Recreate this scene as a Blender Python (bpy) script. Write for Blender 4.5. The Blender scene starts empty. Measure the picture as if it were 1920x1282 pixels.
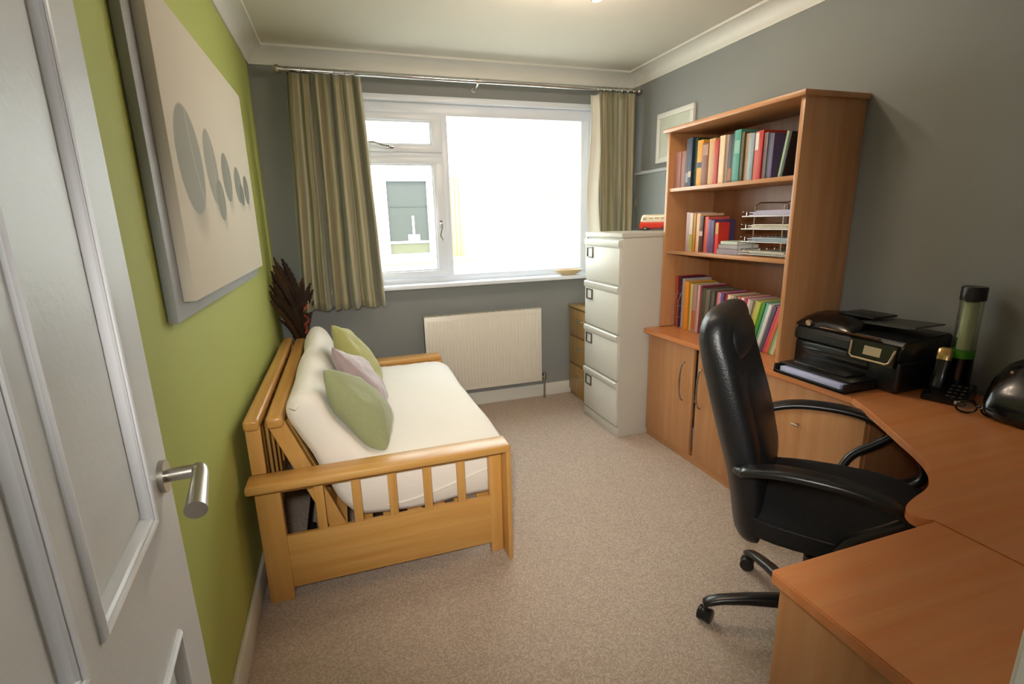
import bpy, bmesh, math, random
from mathutils import Vector, Matrix, noise
PI = math.pi
scene = bpy.context.scene
C = scene.collection

# ------------------------------------------------------------------ camera
L, W, H = 3.657, 2.67, 2.46          # room depth (y), width (x), height
def make_camera():
    yaw, pitch, roll = 0.318, 0.2387, -0.0243
    cd = bpy.data.cameras.new('camera'); cam = bpy.data.objects.new('camera', cd); C.objects.link(cam)
    cd.sensor_width = 36.0; cd.lens = 939.5 / 1920 * 36; cd.clip_start = 0.02; cd.clip_end = 200
    f = Vector((math.sin(yaw)*math.cos(pitch), math.cos(yaw)*math.cos(pitch), -math.sin(pitch)))
    r = Vector((math.cos(yaw), -math.sin(yaw), 0)); u = r.cross(f)
    c, s = math.cos(roll), math.sin(roll)
    r2 = c*r + s*u; u2 = -s*r + c*u
    m = Matrix((r2, u2, -f)).transposed().to_4x4(); m.translation = (0.4346, 0, 1.4151)
    cam.matrix_world = m; scene.camera = cam
make_camera()

# ------------------------------------------------------------------ world, sun, exposure
scene.view_settings.view_transform = 'Standard'; scene.view_settings.look = 'None'
scene.view_settings.gamma = 1; scene.view_settings.use_curve_mapping = False
scene.view_settings.exposure = 0.4
wd = bpy.data.worlds.new('world'); scene.world = wd; wd.use_nodes = True
bg = wd.node_tree.nodes['Background']; bg.inputs[0].default_value = (0.82, 0.91, 1.0, 1); bg.inputs[1].default_value = 8.5
def light(name, typ, loc, power, color=(1,1,1), **kw):
    ld = bpy.data.lights.new(name, typ); ld.energy = power; ld.color = color
    o = bpy.data.objects.new(name, ld); C.objects.link(o); o.location = loc
    for k, v in kw.items():
        if k == 'rot': o.rotation_euler = v
        elif k == 'look': o.rotation_euler = (Vector(v) - Vector(loc)).to_track_quat('-Z', 'Y').to_euler()
        else: setattr(ld, k, v)
    return o
light('sun', 'SUN', (0, -4, 8), 4.0, (1.0, 0.95, 0.86), angle=0.03, look=(1.5, 3, 0))
light('window_portal', 'AREA', (1.30, L+0.20, 1.58), 1.0, shape='RECTANGLE', size=2.05, size_y=1.25, rot=(-PI/2, 0, 0))
bpy.data.lights['window_portal'].cycles.is_portal = True
light('hall_fill', 'AREA', (0.30, -0.55, 1.85), 5.0, (1.0, 0.95, 0.90), shape='DISK', size=0.22, look=(1.3, 2.2, 0.9))  # added fill for light coming from the hall, no source in view
light('camera_flash', 'SPOT', (0.36, -0.03, 1.56), 120.0, (1.0, 0.94, 0.88), shadow_soft_size=0.06, spot_size=math.radians(80), spot_blend=1.0, look=(1.5, 2.8, 0.65))
# the lamps of the ceiling fitting are made with the fitting

# ------------------------------------------------------------------ materials
def srgb(h):
    if isinstance(h, str): h = [int(h[i:i+2], 16) for i in (0, 2, 4)]
    return tuple(((c/255)/12.92 if c/255 <= 0.04045 else ((c/255+0.055)/1.055)**2.4) for c in h)
def mat(name, col, rough=0.5, metal=0.0, bump=0.0, scale=60.0, var=0.0, vscale=8.0, coat=0.0, sheen=0.0, spec=0.5, emit=None, estr=0):
    m = bpy.data.materials.new(name); m.use_nodes = True; nt = m.node_tree; b = nt.nodes['Principled BSDF']
    col = srgb(col); b.inputs['Base Color'].default_value = (*col, 1)
    b.inputs['Roughness'].default_value = rough; b.inputs['Metallic'].default_value = metal
    b.inputs['Coat Weight'].default_value = coat; b.inputs['Sheen Weight'].default_value = sheen
    b.inputs['Specular IOR Level'].default_value = spec
    tc = nt.nodes.new('ShaderNodeTexCoord')
    if emit: b.inputs['Emission Color'].default_value = (*srgb(emit), 1); b.inputs['Emission Strength'].default_value = estr
    n = nt.nodes.new('ShaderNodeTexNoise'); n.inputs['Scale'].default_value = vscale; n.inputs['Detail'].default_value = 4
    nt.links.new(tc.outputs['Object'], n.inputs['Vector'])
    v = max(var, 0.02)
    mx = nt.nodes.new('ShaderNodeMix'); mx.data_type = 'RGBA'
    mx.inputs[6].default_value = (*[c*(1-v) for c in col], 1); mx.inputs[7].default_value = (*[min(1, c*(1+v)) for c in col], 1)
    nt.links.new(n.outputs['Fac'], mx.inputs[0]); nt.links.new(mx.outputs[2], b.inputs['Base Color'])
    if bump:
        n2 = nt.nodes.new('ShaderNodeTexNoise'); n2.inputs['Scale'].default_value = scale; n2.inputs['Detail'].default_value = 3
        nt.links.new(tc.outputs['Object'], n2.inputs['Vector'])
        bp = nt.nodes.new('ShaderNodeBump'); bp.inputs['Strength'].default_value = bump; bp.inputs['Distance'].default_value = 0.004
        nt.links.new(n2.outputs['Fac'], bp.inputs['Height']); nt.links.new(bp.outputs[0], b.inputs['Normal'])
    return m
def wood(name, c1, c2, axis='z', rough=0.38, streak=26.0, fine=170.0, coat=0.15):
    m = bpy.data.materials.new(name); m.use_nodes = True; nt = m.node_tree; b = nt.nodes['Principled BSDF']
    tc = nt.nodes.new('ShaderNodeTexCoord'); mp = nt.nodes.new('ShaderNodeMapping')
    sc = [1, 1, 1]; sc['xyz'.index(axis)] = 0.045; mp.inputs['Scale'].default_value = sc
    nt.links.new(tc.outputs['Object'], mp.inputs['Vector'])
    n = nt.nodes.new('ShaderNodeTexNoise'); n.inputs['Scale'].default_value = streak; n.inputs['Detail'].default_value = 5; n.inputs['Distortion'].default_value = 0.6
    f = nt.nodes.new('ShaderNodeTexNoise'); f.inputs['Scale'].default_value = fine; f.inputs['Detail'].default_value = 3
    for q in (n, f): nt.links.new(mp.outputs[0], q.inputs['Vector'])
    r = nt.nodes.new('ShaderNodeMapRange'); r.inputs[1].default_value = 0.3; r.inputs[2].default_value = 0.7
    nt.links.new(n.outputs['Fac'], r.inputs[0])
    mx = nt.nodes.new('ShaderNodeMix'); mx.data_type = 'RGBA'
    mx.inputs[6].default_value = (*srgb(c1), 1); mx.inputs[7].default_value = (*srgb(c2), 1)
    nt.links.new(r.outputs[0], mx.inputs[0])
    m2 = nt.nodes.new('ShaderNodeMix'); m2.data_type = 'RGBA'; m2.blend_type = 'MULTIPLY'; m2.inputs[0].default_value = 0.22
    nt.links.new(mx.outputs[2], m2.inputs[6]); nt.links.new(f.outputs['Color'], m2.inputs[7])
    nt.links.new(m2.outputs[2], b.inputs['Base Color'])
    b.inputs['Roughness'].default_value = rough; b.inputs['Coat Weight'].default_value = coat; b.inputs['Coat Roughness'].default_value = 0.3
    bp = nt.nodes.new('ShaderNodeBump'); bp.inputs['Strength'].default_value = 0.06; bp.inputs['Distance'].default_value = 0.002
    nt.links.new(f.outputs['Fac'], bp.inputs['Height']); nt.links.new(bp.outputs[0], b.inputs['Normal'])
    return m
def glass_mat(name, tint=(1,1,1), gloss=0.08, rough=0.02):
    m = bpy.data.materials.new(name); m.use_nodes = True; nt = m.node_tree
    out = nt.nodes['Material Output']; nt.nodes.remove(nt.nodes['Principled BSDF'])
    t = nt.nodes.new('ShaderNodeBsdfTransparent'); t.inputs[0].default_value = (*tint, 1)
    g = nt.nodes.new('ShaderNodeBsdfGlossy'); g.inputs['Roughness'].default_value = rough
    lw = nt.nodes.new('ShaderNodeLayerWeight'); lw.inputs[0].default_value = 0.35
    fr = nt.nodes.new('ShaderNodeMath'); fr.operation = 'MULTIPLY_ADD'; nt.links.new(lw.outputs['Facing'], fr.inputs[0]); fr.inputs[1].default_value = 0.25; fr.inputs[2].default_value = 0.03
    x = nt.nodes.new('ShaderNodeMixShader'); nt.links.new(fr.outputs[0], x.inputs[0])
    nt.links.new(t.outputs[0], x.inputs[1]); nt.links.new(g.outputs[0], x.inputs[2]); nt.links.new(x.outputs[0], out.inputs[0])
    return m

M = {}
M['green'] = mat('green_wall_paint', 'adb45f', 0.75, bump=0.08, scale=220)
M['grey'] = mat('grey_wall_paint', '888a87', 0.8, bump=0.08, scale=220)
M['ceil'] = mat('ceiling_paint', 'd0cabb', 0.9)
M['trim'] = mat('trim_white', 'd8d6cc', 0.45)
M['door'] = mat('door_white', 'dadddf', 0.4, bump=0.15, scale=90)
M['doormould'] = mat('door_moulding_white', 'eceff3', 0.3)
M['upvc'] = mat('window_white', 'e4e9f0', 0.3)
M['beech'] = wood('beech_vertical', 'bb8150', 'ca9565', 'z')
M['beech_y'] = wood('beech_along_y', 'bb8150', 'ca9565', 'y')
M['beech_x'] = wood('beech_along_x', 'b97c48', 'c88f5e', 'x')
M['beech_top'] = wood('beech_worktop', 'd07f45', 'd9905a', 'x', rough=0.33)
M['beech_top_y'] = wood('beech_worktop_y', 'd07f45', 'd9905a', 'y', rough=0.33)
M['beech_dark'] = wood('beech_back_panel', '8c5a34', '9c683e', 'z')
M['pine_x'] = wood('golden_pine_x', 'cb9448', 'dba861', 'x', rough=0.35)
M['pine_y'] = wood('golden_pine_y', 'cb9448', 'dba861', 'y', rough=0.35)
M['pine_z'] = wood('golden_pine_z', 'cb9448', 'dba861', 'z', rough=0.35)
M['oak'] = wood('oak', 'a88448', 'b8955a', 'z')
M['steel_grey'] = mat('filing_grey', 'bfbbae', 0.4)
M['drawer_grey'] = mat('filing_drawer_grey', 'cfcdc2', 0.4)
M['black'] = mat('black_plastic', '141414', 0.35)
M['blackgloss'] = mat('black_gloss', '0c0c0d', 0.2, coat=0.15)
M['blacktop'] = mat('black_satin', '1a1b1b', 0.3)
M['leather'] = mat('black_leather', '17181a', 0.38, bump=0.25, scale=180)
M['velour'] = mat('black_fabric', '0c0c0b', 0.9, bump=0.3, scale=250)
M['chrome'] = mat('chrome', 'd5d5d5', 0.15, metal=1)
M['brushed'] = mat('brushed_steel', 'b6b1a8', 0.3, metal=1)
M['silver'] = mat('silver_plastic', 'cdb99c', 0.25, metal=0.8)
M['white'] = mat('white_paper', 'e2dfd6', 0.7)
M['paperblue'] = mat('paper_blue_white', 'b9bddb', 0.7)
M['mattress'] = mat('cream_cotton', 'ebe4d8', 0.9, bump=0.25, scale=40, sheen=0.2)
M['cush_green'] = mat('sage_green_fabric', '92976c', 0.85, bump=0.4, scale=160, var=0.08, vscale=60, sheen=0.2)
M['cush_yellowgreen'] = mat('yellow_green_fabric', 'a6a463', 0.85, bump=0.4, scale=160, var=0.08, vscale=60, sheen=0.2)
M['cush_lilac'] = mat('lilac_crushed_fabric', 'a08c8c', 0.6, bump=0.8, scale=45, var=0.12, vscale=22, sheen=0.4)
M['rad'] = mat('radiator_enamel', 'e0dacb', 0.35)
M['lining'] = mat('curtain_lining', 'e0ddcf', 0.9)
M['outwall'] = mat('outdoor_white_render', 'f2efe6', 0.9)
M['outglass'] = mat('outdoor_window_glass', '43443e', 0.3)
M['outcream'] = mat('outdoor_cream_panel', '98895a', 0.8)
M['ground'] = mat('outdoor_concrete', 'c9c6bd', 0.9, var=0.1)
M['glass'] = glass_mat('window_glass', (0.97, 0.99, 0.98))
M['tube'] = glass_mat('clear_plastic', (0.90, 0.92, 0.86), rough=0.05)
M['greenplastic'] = mat('green_plastic', '3f8f1c', 0.3)

def carpet_mat():
    m = bpy.data.materials.new('beige_loop_carpet'); m.use_nodes = True; nt = m.node_tree; b = nt.nodes['Principled BSDF']
    tc = nt.nodes.new('ShaderNodeTexCoord')
    mp = nt.nodes.new('ShaderNodeMapping'); mp.inputs['Rotation'].default_value = (0, 0, 0.25); mp.inputs['Scale'].default_value = (1, 1.25, 1)
    nt.links.new(tc.outputs['Object'], mp.inputs[0])
    v = nt.nodes.new('ShaderNodeTexVoronoi'); v.inputs['Scale'].default_value = 150; v.inputs['Randomness'].default_value = 0.55
    nt.links.new(mp.outputs[0], v.inputs['Vector'])
    n = nt.nodes.new('ShaderNodeTexNoise'); n.inputs['Scale'].default_value = 160; nt.links.new(tc.outputs['Object'], n.inputs['Vector'])
    r = nt.nodes.new('ShaderNodeValToRGB'); r.color_ramp.elements[0].color = (*srgb('9c8a78'), 1); r.color_ramp.elements[1].color = (*srgb('d9c9b6'), 1)
    r.color_ramp.elements[0].position = 0.25; r.color_ramp.elements[1].position = 0.75
    nt.links.new(v.outputs['Color'], r.inputs[0])
    mx = nt.nodes.new('ShaderNodeMix'); mx.data_type = 'RGBA'; mx.inputs[0].default_value = 0.62
    nt.links.new(r.outputs[0], mx.inputs[6]); mx.inputs[7].default_value = (*srgb('cdb8a6'), 1)
    d = nt.nodes.new('ShaderNodeMix'); d.data_type = 'RGBA'; d.blend_type = 'MULTIPLY'; d.inputs[0].default_value = 0.8
    dr = nt.nodes.new('ShaderNodeMapRange'); dr.inputs[1].default_value = 0.25; dr.inputs[2].default_value = 0.75; dr.inputs[3].default_value = 1.0; dr.inputs[4].default_value = 0.62
    nt.links.new(v.outputs['Distance'], dr.inputs[0])
    nt.links.new(mx.outputs[2], d.inputs[6]); nt.links.new(dr.outputs[0], d.inputs[7])
    nt.links.new(d.outputs[2], b.inputs['Base Color']); b.inputs['Roughness'].default_value = 0.95
    bp = nt.nodes.new('ShaderNodeBump'); bp.inputs['Strength'].default_value = 0.6; bp.inputs['Distance'].default_value = 0.006; bp.invert = True
    nt.links.new(v.outputs['Distance'], bp.inputs['Height']); nt.links.new(bp.outputs[0], b.inputs['Normal'])
    return m
M['carpet'] = carpet_mat()

def curtain_mat():
    m = bpy.data.materials.new('striped_silk_curtain'); m.use_nodes = True; nt = m.node_tree; b = nt.nodes['Principled BSDF']
    at = nt.nodes.new('ShaderNodeUVMap'); at.uv_map = 'UVMap'
    sp = nt.nodes.new('ShaderNodeSeparateXYZ'); nt.links.new(at.outputs[0], sp.inputs[0])
    mu = nt.nodes.new('ShaderNodeMath'); mu.operation = 'MULTIPLY'; mu.inputs[1].default_value = 6.0; nt.links.new(sp.outputs[0], mu.inputs[0])
    fr = nt.nodes.new('ShaderNodeMath'); fr.operation = 'FRACT'; nt.links.new(mu.outputs[0], fr.inputs[0])
    r = nt.nodes.new('ShaderNodeValToRGB'); r.color_ramp.interpolation = 'CONSTANT'
    els = [(0, '9a9270'), (0.22, '74745a'), (0.42, 'a39a7c'), (0.5, '857a58'), (0.72, '83866c'), (0.86, 'aca288')]
    r.color_ramp.elements[0].color = (*srgb(els[0][1]), 1); r.color_ramp.elements[1].position = els[1][0]; r.color_ramp.elements[1].color = (*srgb(els[1][1]), 1)
    for p, c in els[2:]:
        e = r.color_ramp.elements.new(p); e.color = (*srgb(c), 1)
    nt.links.new(fr.outputs[0], r.inputs[0]); nt.links.new(r.outputs[0], b.inputs['Base Color'])
    b.inputs['Roughness'].default_value = 0.5; b.inputs['Sheen Weight'].default_value = 0.3
    return m
M['curtain'] = curtain_mat()

def art_mat():
    """cream canvas printed with a row of soft grey pebbles (object space of the canvas, y along, z up)"""
    m = bpy.data.materials.new('pebble_print'); m.use_nodes = True; nt = m.node_tree; b = nt.nodes['Principled BSDF']
    tc = nt.nodes.new('ShaderNodeTexCoord'); sp = nt.nodes.new('ShaderNodeSeparateXYZ'); nt.links.new(tc.outputs['Object'], sp.inputs[0])
    def mt(op, a, bb=None, c=None):
        n = nt.nodes.new('ShaderNodeMath'); n.operation = op
        for i, v in enumerate((a, bb, c)):
            if v is None: continue
            if isinstance(v, (int, float)): n.inputs[i].default_value = v
            else: nt.links.new(v, n.inputs[i])
        return n.outputs[0]
    Y, Z = sp.outputs[1], sp.outputs[2]
    def dist(cy, cz, ay, az, tilt):
        dy = mt('SUBTRACT', Y, cy); dz = mt('SUBTRACT', Z, cz); c, s = math.cos(tilt), math.sin(tilt)
        u = mt('ADD', mt('MULTIPLY', dy, c/ay), mt('MULTIPLY', dz, s/ay))
        v = mt('ADD', mt('MULTIPLY', dy, -s/az), mt('MULTIPLY', dz, c/az))
        return mt('SQRT', mt('ADD', mt('MULTIPLY', u, u), mt('MULTIPLY', v, v))), u, v
    def smooth(x, a, bb):
        n = nt.nodes.new('ShaderNodeMapRange'); n.interpolation_type = 'SMOOTHSTEP'
        nt.links.new(x, n.inputs[0]); n.inputs[1].default_value = a; n.inputs[2].default_value = bb; n.inputs[3].default_value = 1; n.inputs[4].default_value = 0
        return n.outputs[0]
    cur = srgb('d0c7b4')
    prev = None
    def layer(fac, col, prev):
        x = nt.nodes.new('ShaderNodeMix'); x.data_type = 'RGBA'; nt.links.new(fac, x.inputs[0]); x.inputs[7].default_value = (*srgb(col), 1)
        if prev is None: x.inputs[6].default_value = (*cur, 1)
        else: nt.links.new(prev, x.inputs[6])
        return x.outputs[2]
    oy, oz = 2.1375, 1.225          # object origin of the canvas
    E_ = [(1.70, 1.598, .135, .150, .30, '97968a'), (1.955, 1.605, .085, .120, .18, '98968a'), (2.185, 1.592, .080, .088, .1, '858579'),
          (2.40, 1.580, .075, .072, .1, '7f7f74'), (2.585, 1.572, .065, .062, .1, '77766c'), (2.03, 1.505, .065, .070, -.1, '88887b'), (2.46, 1.545, .05, .045, .1, '6e6e64')]
    for (cy, cz, ay, az, t, col) in E_:        # drawn soft smudge under each pebble belongs to the print
        d, u, v = dist(cy-oy+.02, cz-oz-az*.75, ay*.75, az*.8, t); f = mt('MULTIPLY', smooth(d, .2, 1.15), .6)
        prev = layer(f, '9b9484', prev)
    for (cy, cz, ay, az, t, col) in E_:
        d, u, v = dist(cy-oy, cz-oz, ay, az, t)
        prev = layer(smooth(d, .95, 1.02), col, prev)
        ln = mt('ABSOLUTE', mt('SUBTRACT', mt('MULTIPLY', mt('MULTIPLY', v, v), .18), mt('SUBTRACT', u, .28)))
        prev = layer(mt('MULTIPLY', mt('MULTIPLY', smooth(ln, .015, .05), smooth(d, .9, .97)), .55), 'bdb7a4', prev)
    nt.links.new(prev, b.inputs['Base Color']); b.inputs['Roughness'].default_value = 0.8
    return m
M['art'] = art_mat()

# ------------------------------------------------------------------ mesh helpers
def BM(): return bmesh.new()
def add_box(bm, x0, x1, y0, y1, z0, z1, bev=0.0, mi=0, seg=2):
    n0 = set(bm.verts)
    r = bmesh.ops.create_cube(bm, size=1.0)
    for v in r['verts']:
        v.co = Vector(((x0+x1)/2 + v.co.x*(x1-x0), (y0+y1)/2 + v.co.y*(y1-y0), (z0+z1)/2 + v.co.z*(z1-z0)))
    fs = {f for v in r['verts'] for f in v.link_faces}
    for f in fs: f.material_index = mi
    if bev > 0:
        es = list({e for v in r['verts'] for e in v.link_edges})
        q = bmesh.ops.bevel(bm, geom=es, offset=bev, segments=seg, profile=0.5, affect='EDGES', material=mi)
    return [v for v in bm.verts if v not in n0]
def box(x0, x1, y0, y1, z0, z1, bev=0.002):
    bm = BM(); add_box(bm, x0, x1, y0, y1, z0, z1, bev); return bm
def add_prism(bm, pts, z0, z1, axis='z', mi=0):
    """closed polygon (list of 2D) extruded between z0 and z1 along axis"""
    def P(a, b, c): return {'z': (a, b, c), 'y': (a, c, b), 'x': (c, a, b)}[axis]
    lo = [bm.verts.new(P(a, b, z0)) for a, b in pts]; hi = [bm.verts.new(P(a, b, z1)) for a, b in pts]
    n = len(pts); fs = [bm.faces.new(lo), bm.faces.new(hi)]
    for i in range(n): fs.append(bm.faces.new((lo[i], lo[(i+1) % n], hi[(i+1) % n], hi[i])))
    for f in fs: f.material_index = mi
    bmesh.ops.recalc_face_normals(bm, faces=fs)
    return fs
def add_loft(bm, secs, cap=True, mi=0):
    """secs: list of rings (lists of Vectors, equal length)"""
    rings = [[bm.verts.new(p) for p in s] for s in secs]; n = len(rings[0]); fs = []
    for a, b in zip(rings, rings[1:]):
        for i in range(n): fs.append(bm.faces.new((a[i], a[(i+1) % n], b[(i+1) % n], b[i])))
    if cap: fs.append(bm.faces.new(rings[0])); fs.append(bm.faces.new(rings[-1]))
    for f in fs: f.material_index = mi
    bmesh.ops.recalc_face_normals(bm, faces=fs)
    return fs
def ring(c, a, b, n=16, e=2.0):
    """superellipse ring around c with half axes a, b (Vectors), exponent e"""
    out = []
    for i in range(n):
        t = 2*PI*i/n; ct, st = math.cos(t), math.sin(t)
        out.append(Vector(c) + Vector(a)*math.copysign(abs(ct)**(2/e), ct) + Vector(b)*math.copysign(abs(st)**(2/e), st))
    return out
def add_tube(bm, pts, r, n=10, mi=0, flat=1.0, up=None, closed=False):
    """sweep a (possibly flattened) round section along pts; r a number or a list"""
    pts = [Vector(p) for p in pts]; m = len(pts); secs = []
    prev = None
    for i, p in enumerate(pts):
        t = (pts[min(i+1, m-1)] - pts[max(i-1, 0)]).normalized()
        if up is not None: a = Vector(up).cross(t)
        elif prev is None: a = t.orthogonal()
        else: a = prev - t*prev.dot(t)
        if a.length < 1e-6: a = t.orthogonal()
        a.normalize(); prev = a; b = t.cross(a).normalized()
        rr = r[i] if isinstance(r, (list, tuple)) else r
        secs.append(ring(p, a*rr, b*rr*flat, n))
    return add_loft(bm, secs, mi=mi)
def add_lathe(bm, prof, c=(0, 0), n=28, mi=0):
    rings = []
    for r, z in prof:
        rings.append([bm.verts.new((c[0]+r*math.cos(2*PI*i/n), c[1]+r*math.sin(2*PI*i/n), z)) for i in range(n)])
    fs = []
    for a, b in zip(rings, rings[1:]):
        for i in range(n): fs.append(bm.faces.new((a[i], a[(i+1) % n], b[(i+1) % n], b[i])))
    for f in fs: f.material_index = mi
    bmesh.ops.recalc_face_normals(bm, faces=fs)
def smooth_curve(pts, k=6, closed=False):
    P = [Vector(p) for p in pts]; n = len(P); out = []
    rng = n if closed else n-1
    for i in range(rng):
        if closed: a, b, c, d = P[(i-1) % n], P[i], P[(i+1) % n], P[(i+2) % n]
        else: a, b, c, d = P[max(i-1, 0)], P[i], P[i+1], P[min(i+2, n-1)]
        for j in range(k):
            t = j/k
            out.append(0.5*((2*b) + (c-a)*t + (2*a-5*b+4*c-d)*t*t + (-a+3*b-3*c+d)*t**3))
    if not closed: out.append(P[-1])
    return out
def smoothen(me, ang=40):
    for p in me.polygons: p.use_smooth = True
    try: me.set_sharp_from_angle(angle=math.radians(ang))
    except Exception: pass
def root_of(o):
    while o.parent: o = o.parent
    return o
def obj(name, bm, m, parent=None, local=False, sm=True, ang=35):
    """link bm as one mesh object.  World coordinates unless local; vertices are stored about the thing's own origin"""
    if parent is None and not local:
        xs = [v.co for v in bm.verts]
        loc = Vector(((min(v.x for v in xs)+max(v.x for v in xs))/2, (min(v.y for v in xs)+max(v.y for v in xs))/2, min(v.z for v in xs)))
    elif parent is None: loc = Vector((0, 0, 0))
    else: loc = root_of(parent).location.copy()
    if not local: bmesh.ops.translate(bm, verts=list(bm.verts), vec=-loc)
    me = bpy.data.meshes.new(name); bm.to_mesh(me); bm.free()
    for mm in (m if isinstance(m, (list, tuple)) else [m]): me.materials.append(M[mm] if isinstance(mm, str) else mm)
    if sm: smoothen(me, ang)
    o = bpy.data.objects.new(name, me); C.objects.link(o)
    if parent is None:
        if not local: o.location = loc
    else: o.parent = parent
    return o
def tag(o, label, cat, group=None):
    o['label'] = label; o['category'] = cat
    if group: o['group'] = group
    return o
def thing(name, label, cat, loc=(0, 0, 0), rotz=0, group=None):
    o = bpy.data.objects.new(name, None); C.objects.link(o); o.empty_display_size = 0.05
    o.location = loc; o.rotation_euler = (0, 0, rotz)
    return tag(o, label, cat, group)
def struct(name, bm, m, parent=None, label=None):
    o = obj(name, bm, m, parent)
    if parent is None: o['kind'] = 'structure'
    if label: o['label'] = label
    return o
def part(name, bm, m, parent, label=None, local=False, **kw):
    o = obj(name, bm, m, parent, local=local, **kw)
    if label: o['label'] = label
    return o
def subsurf(o, lv=1):
    md = o.modifiers.new('subdivision', 'SUBSURF'); md.levels = lv; md.render_levels = lv

# ------------------------------------------------------------------ room shell
NY = 0.185                                     # room face of the near (door) wall
struct('floor', box(-0.9, W+0.1, -1.6, L+0.1, -0.08, 0.0, 0), 'carpet')
struct('ceiling', box(-0.9, W+0.1, -1.6, L+0.1, H, H+0.1, 0), 'ceil')
struct('wall_left', box(-0.12, 0.0, 0.03, L+0.2, 0, H, 0), 'green')
struct('wall_right', box(W, W+0.12, 0.03, L+0.2, 0, H, 0), 'grey')
WX0, WX1, WZ0, WZ1 = 0.34, 2.32, 0.955, 2.205   # window opening
bm = BM()
add_box(bm, 0, WX0, L, L+0.2, 0, H); add_box(bm, WX1, W, L, L+0.2, 0, H)
add_box(bm, WX0, WX1, L, L+0.2, 0, WZ0); add_box(bm, WX0, WX1, L, L+0.2, WZ1, H)
struct('wall_back', bm, 'grey')
DX0, DX1 = 0.165, 0.955                        # doorway
bm = BM()
add_box(bm, 0.0, DX0, 0.03, NY, 0, H); add_box(bm, DX1, W, 0.03, NY, 0, H); add_box(bm, DX0, DX1, 0.03, NY, 2.02, H)
struct('wall_front', bm, 'grey')
bm = BM()
add_box(bm, -0.9, -0.8, -1.6, 0.03, 0, H); add_box(bm, 2.0, 2.1, -1.6, 0.03, 0, H); add_box(bm, -0.8, 2.0, -1.6, -1.5, 0, H)
add_box(bm, -0.8, -0.12, 0.03, 0.13, 0, H)
struct('wall_hall', bm, 'ceil')
# skirting
def skirting(name, pts):
    bm = BM()
    for (x0, x1, y0, y1) in pts: add_box(bm, x0, x1, y0, y1, 0, 0.104, 0.004)
    struct(name, bm, 'trim')
skirting('baseboard_left', [(0, 0.016, NY, L)])
skirting('baseboard_back', [(0.016, W-0.016, L-0.016, L)])
skirting('baseboard_right', [(W-0.016, W, 2.72, L)])
# cornice (cove)
def cove(name, p0, p1, inward):
    bm = BM(); prof = [(0.0, -0.095), (0.010, -0.095), (0.012, -0.085)]
    for i in range(9):
        t = i/8*PI/2; prof.append((0.012 + 0.078*(1-math.cos(t)), -0.085 + 0.073*math.sin(t)))
    prof += [(0.098, -0.012), (0.10, 0.0), (0, 0)]
    rings = []
    for p in (p0, p1):
        rings.append([Vector((p[0]+inward[0]*a, p[1]+inward[1]*a, H+b)) for a, b in prof])
    add_loft(bm, rings); struct(name, bm, 'trim')
cove('trim_1', (0, NY, 0), (0, L, 0), (1, 0))
cove('trim_2', (0.0, L, 0), (W, L, 0), (0, -1))
cove('trim_3', (W, L, 0), (W, NY, 0), (-1, 0))
# door lining and architrave round the doorway
bm = BM()
add_box(bm, DX1-0.03, DX1, 0.02, NY+0.004, 0, 2.02, 0.002); add_box(bm, DX0, DX0+0.02, 0.02, 0.12, 0, 2.02, 0.002)
add_box(bm, DX1-0.008, DX1+0.06, NY, NY+0.017, 0, 2.08, 0.006)
add_box(bm, DX0, DX1-0.03, 0.02, NY, 1.99, 2.02, 0.002)
struct('trim_4', bm, 'trim')

# ------------------------------------------------------------------ window
bm = BM(); FY0, FY1 = L+0.035, L+0.105
FX0, FX1, FZ0, FZ1 = WX0, WX1, WZ0+0.02, WZ1
w = 0.058
add_box(bm, FX0, FX1, FY0, FY1, FZ1-w-0.022, FZ1, 0.006); add_box(bm, FX0, FX1, FY0, FY1, FZ0, FZ0+w, 0.006)
add_box(bm, FX0, FX0+w, FY0+0.001, FY1-0.001, FZ0+w-0.006, FZ1-w, 0.006); add_box(bm, FX1-w-0.018, FX1, FY0+0.001, FY1-0.001, FZ0+w-0.006, FZ1-w, 0.006)
MX0, MX1 = 1.158, 1.212
add_box(bm, MX0, MX1, FY0+0.002, FY1-0.002, FZ0+w-0.006, FZ1-w, 0.006)
add_box(bm, FX0+w-0.006, MX0+0.006, FY0+0.003, FY1-0.003, 1.845, 1.895, 0.006)
win = struct('window_1', bm, 'upvc')
def reveal():
    bm = BM()
    add_box(bm, WX0-0.045, WX1+0.03, L-0.012, L+0.04, WZ1-0.004, WZ1+0.034, 0.004)
    add_box(bm, WX1-0.006, WX1+0.028, L-0.011, L+0.039, WZ0, WZ1-0.003, 0.004)
    add_box(bm, WX0-0.03, WX0+0.006, L-0.011, L+0.039, WZ0, WZ1-0.003, 0.004)
    part('window_trim', bm, 'upvc', win)
reveal()
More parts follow.
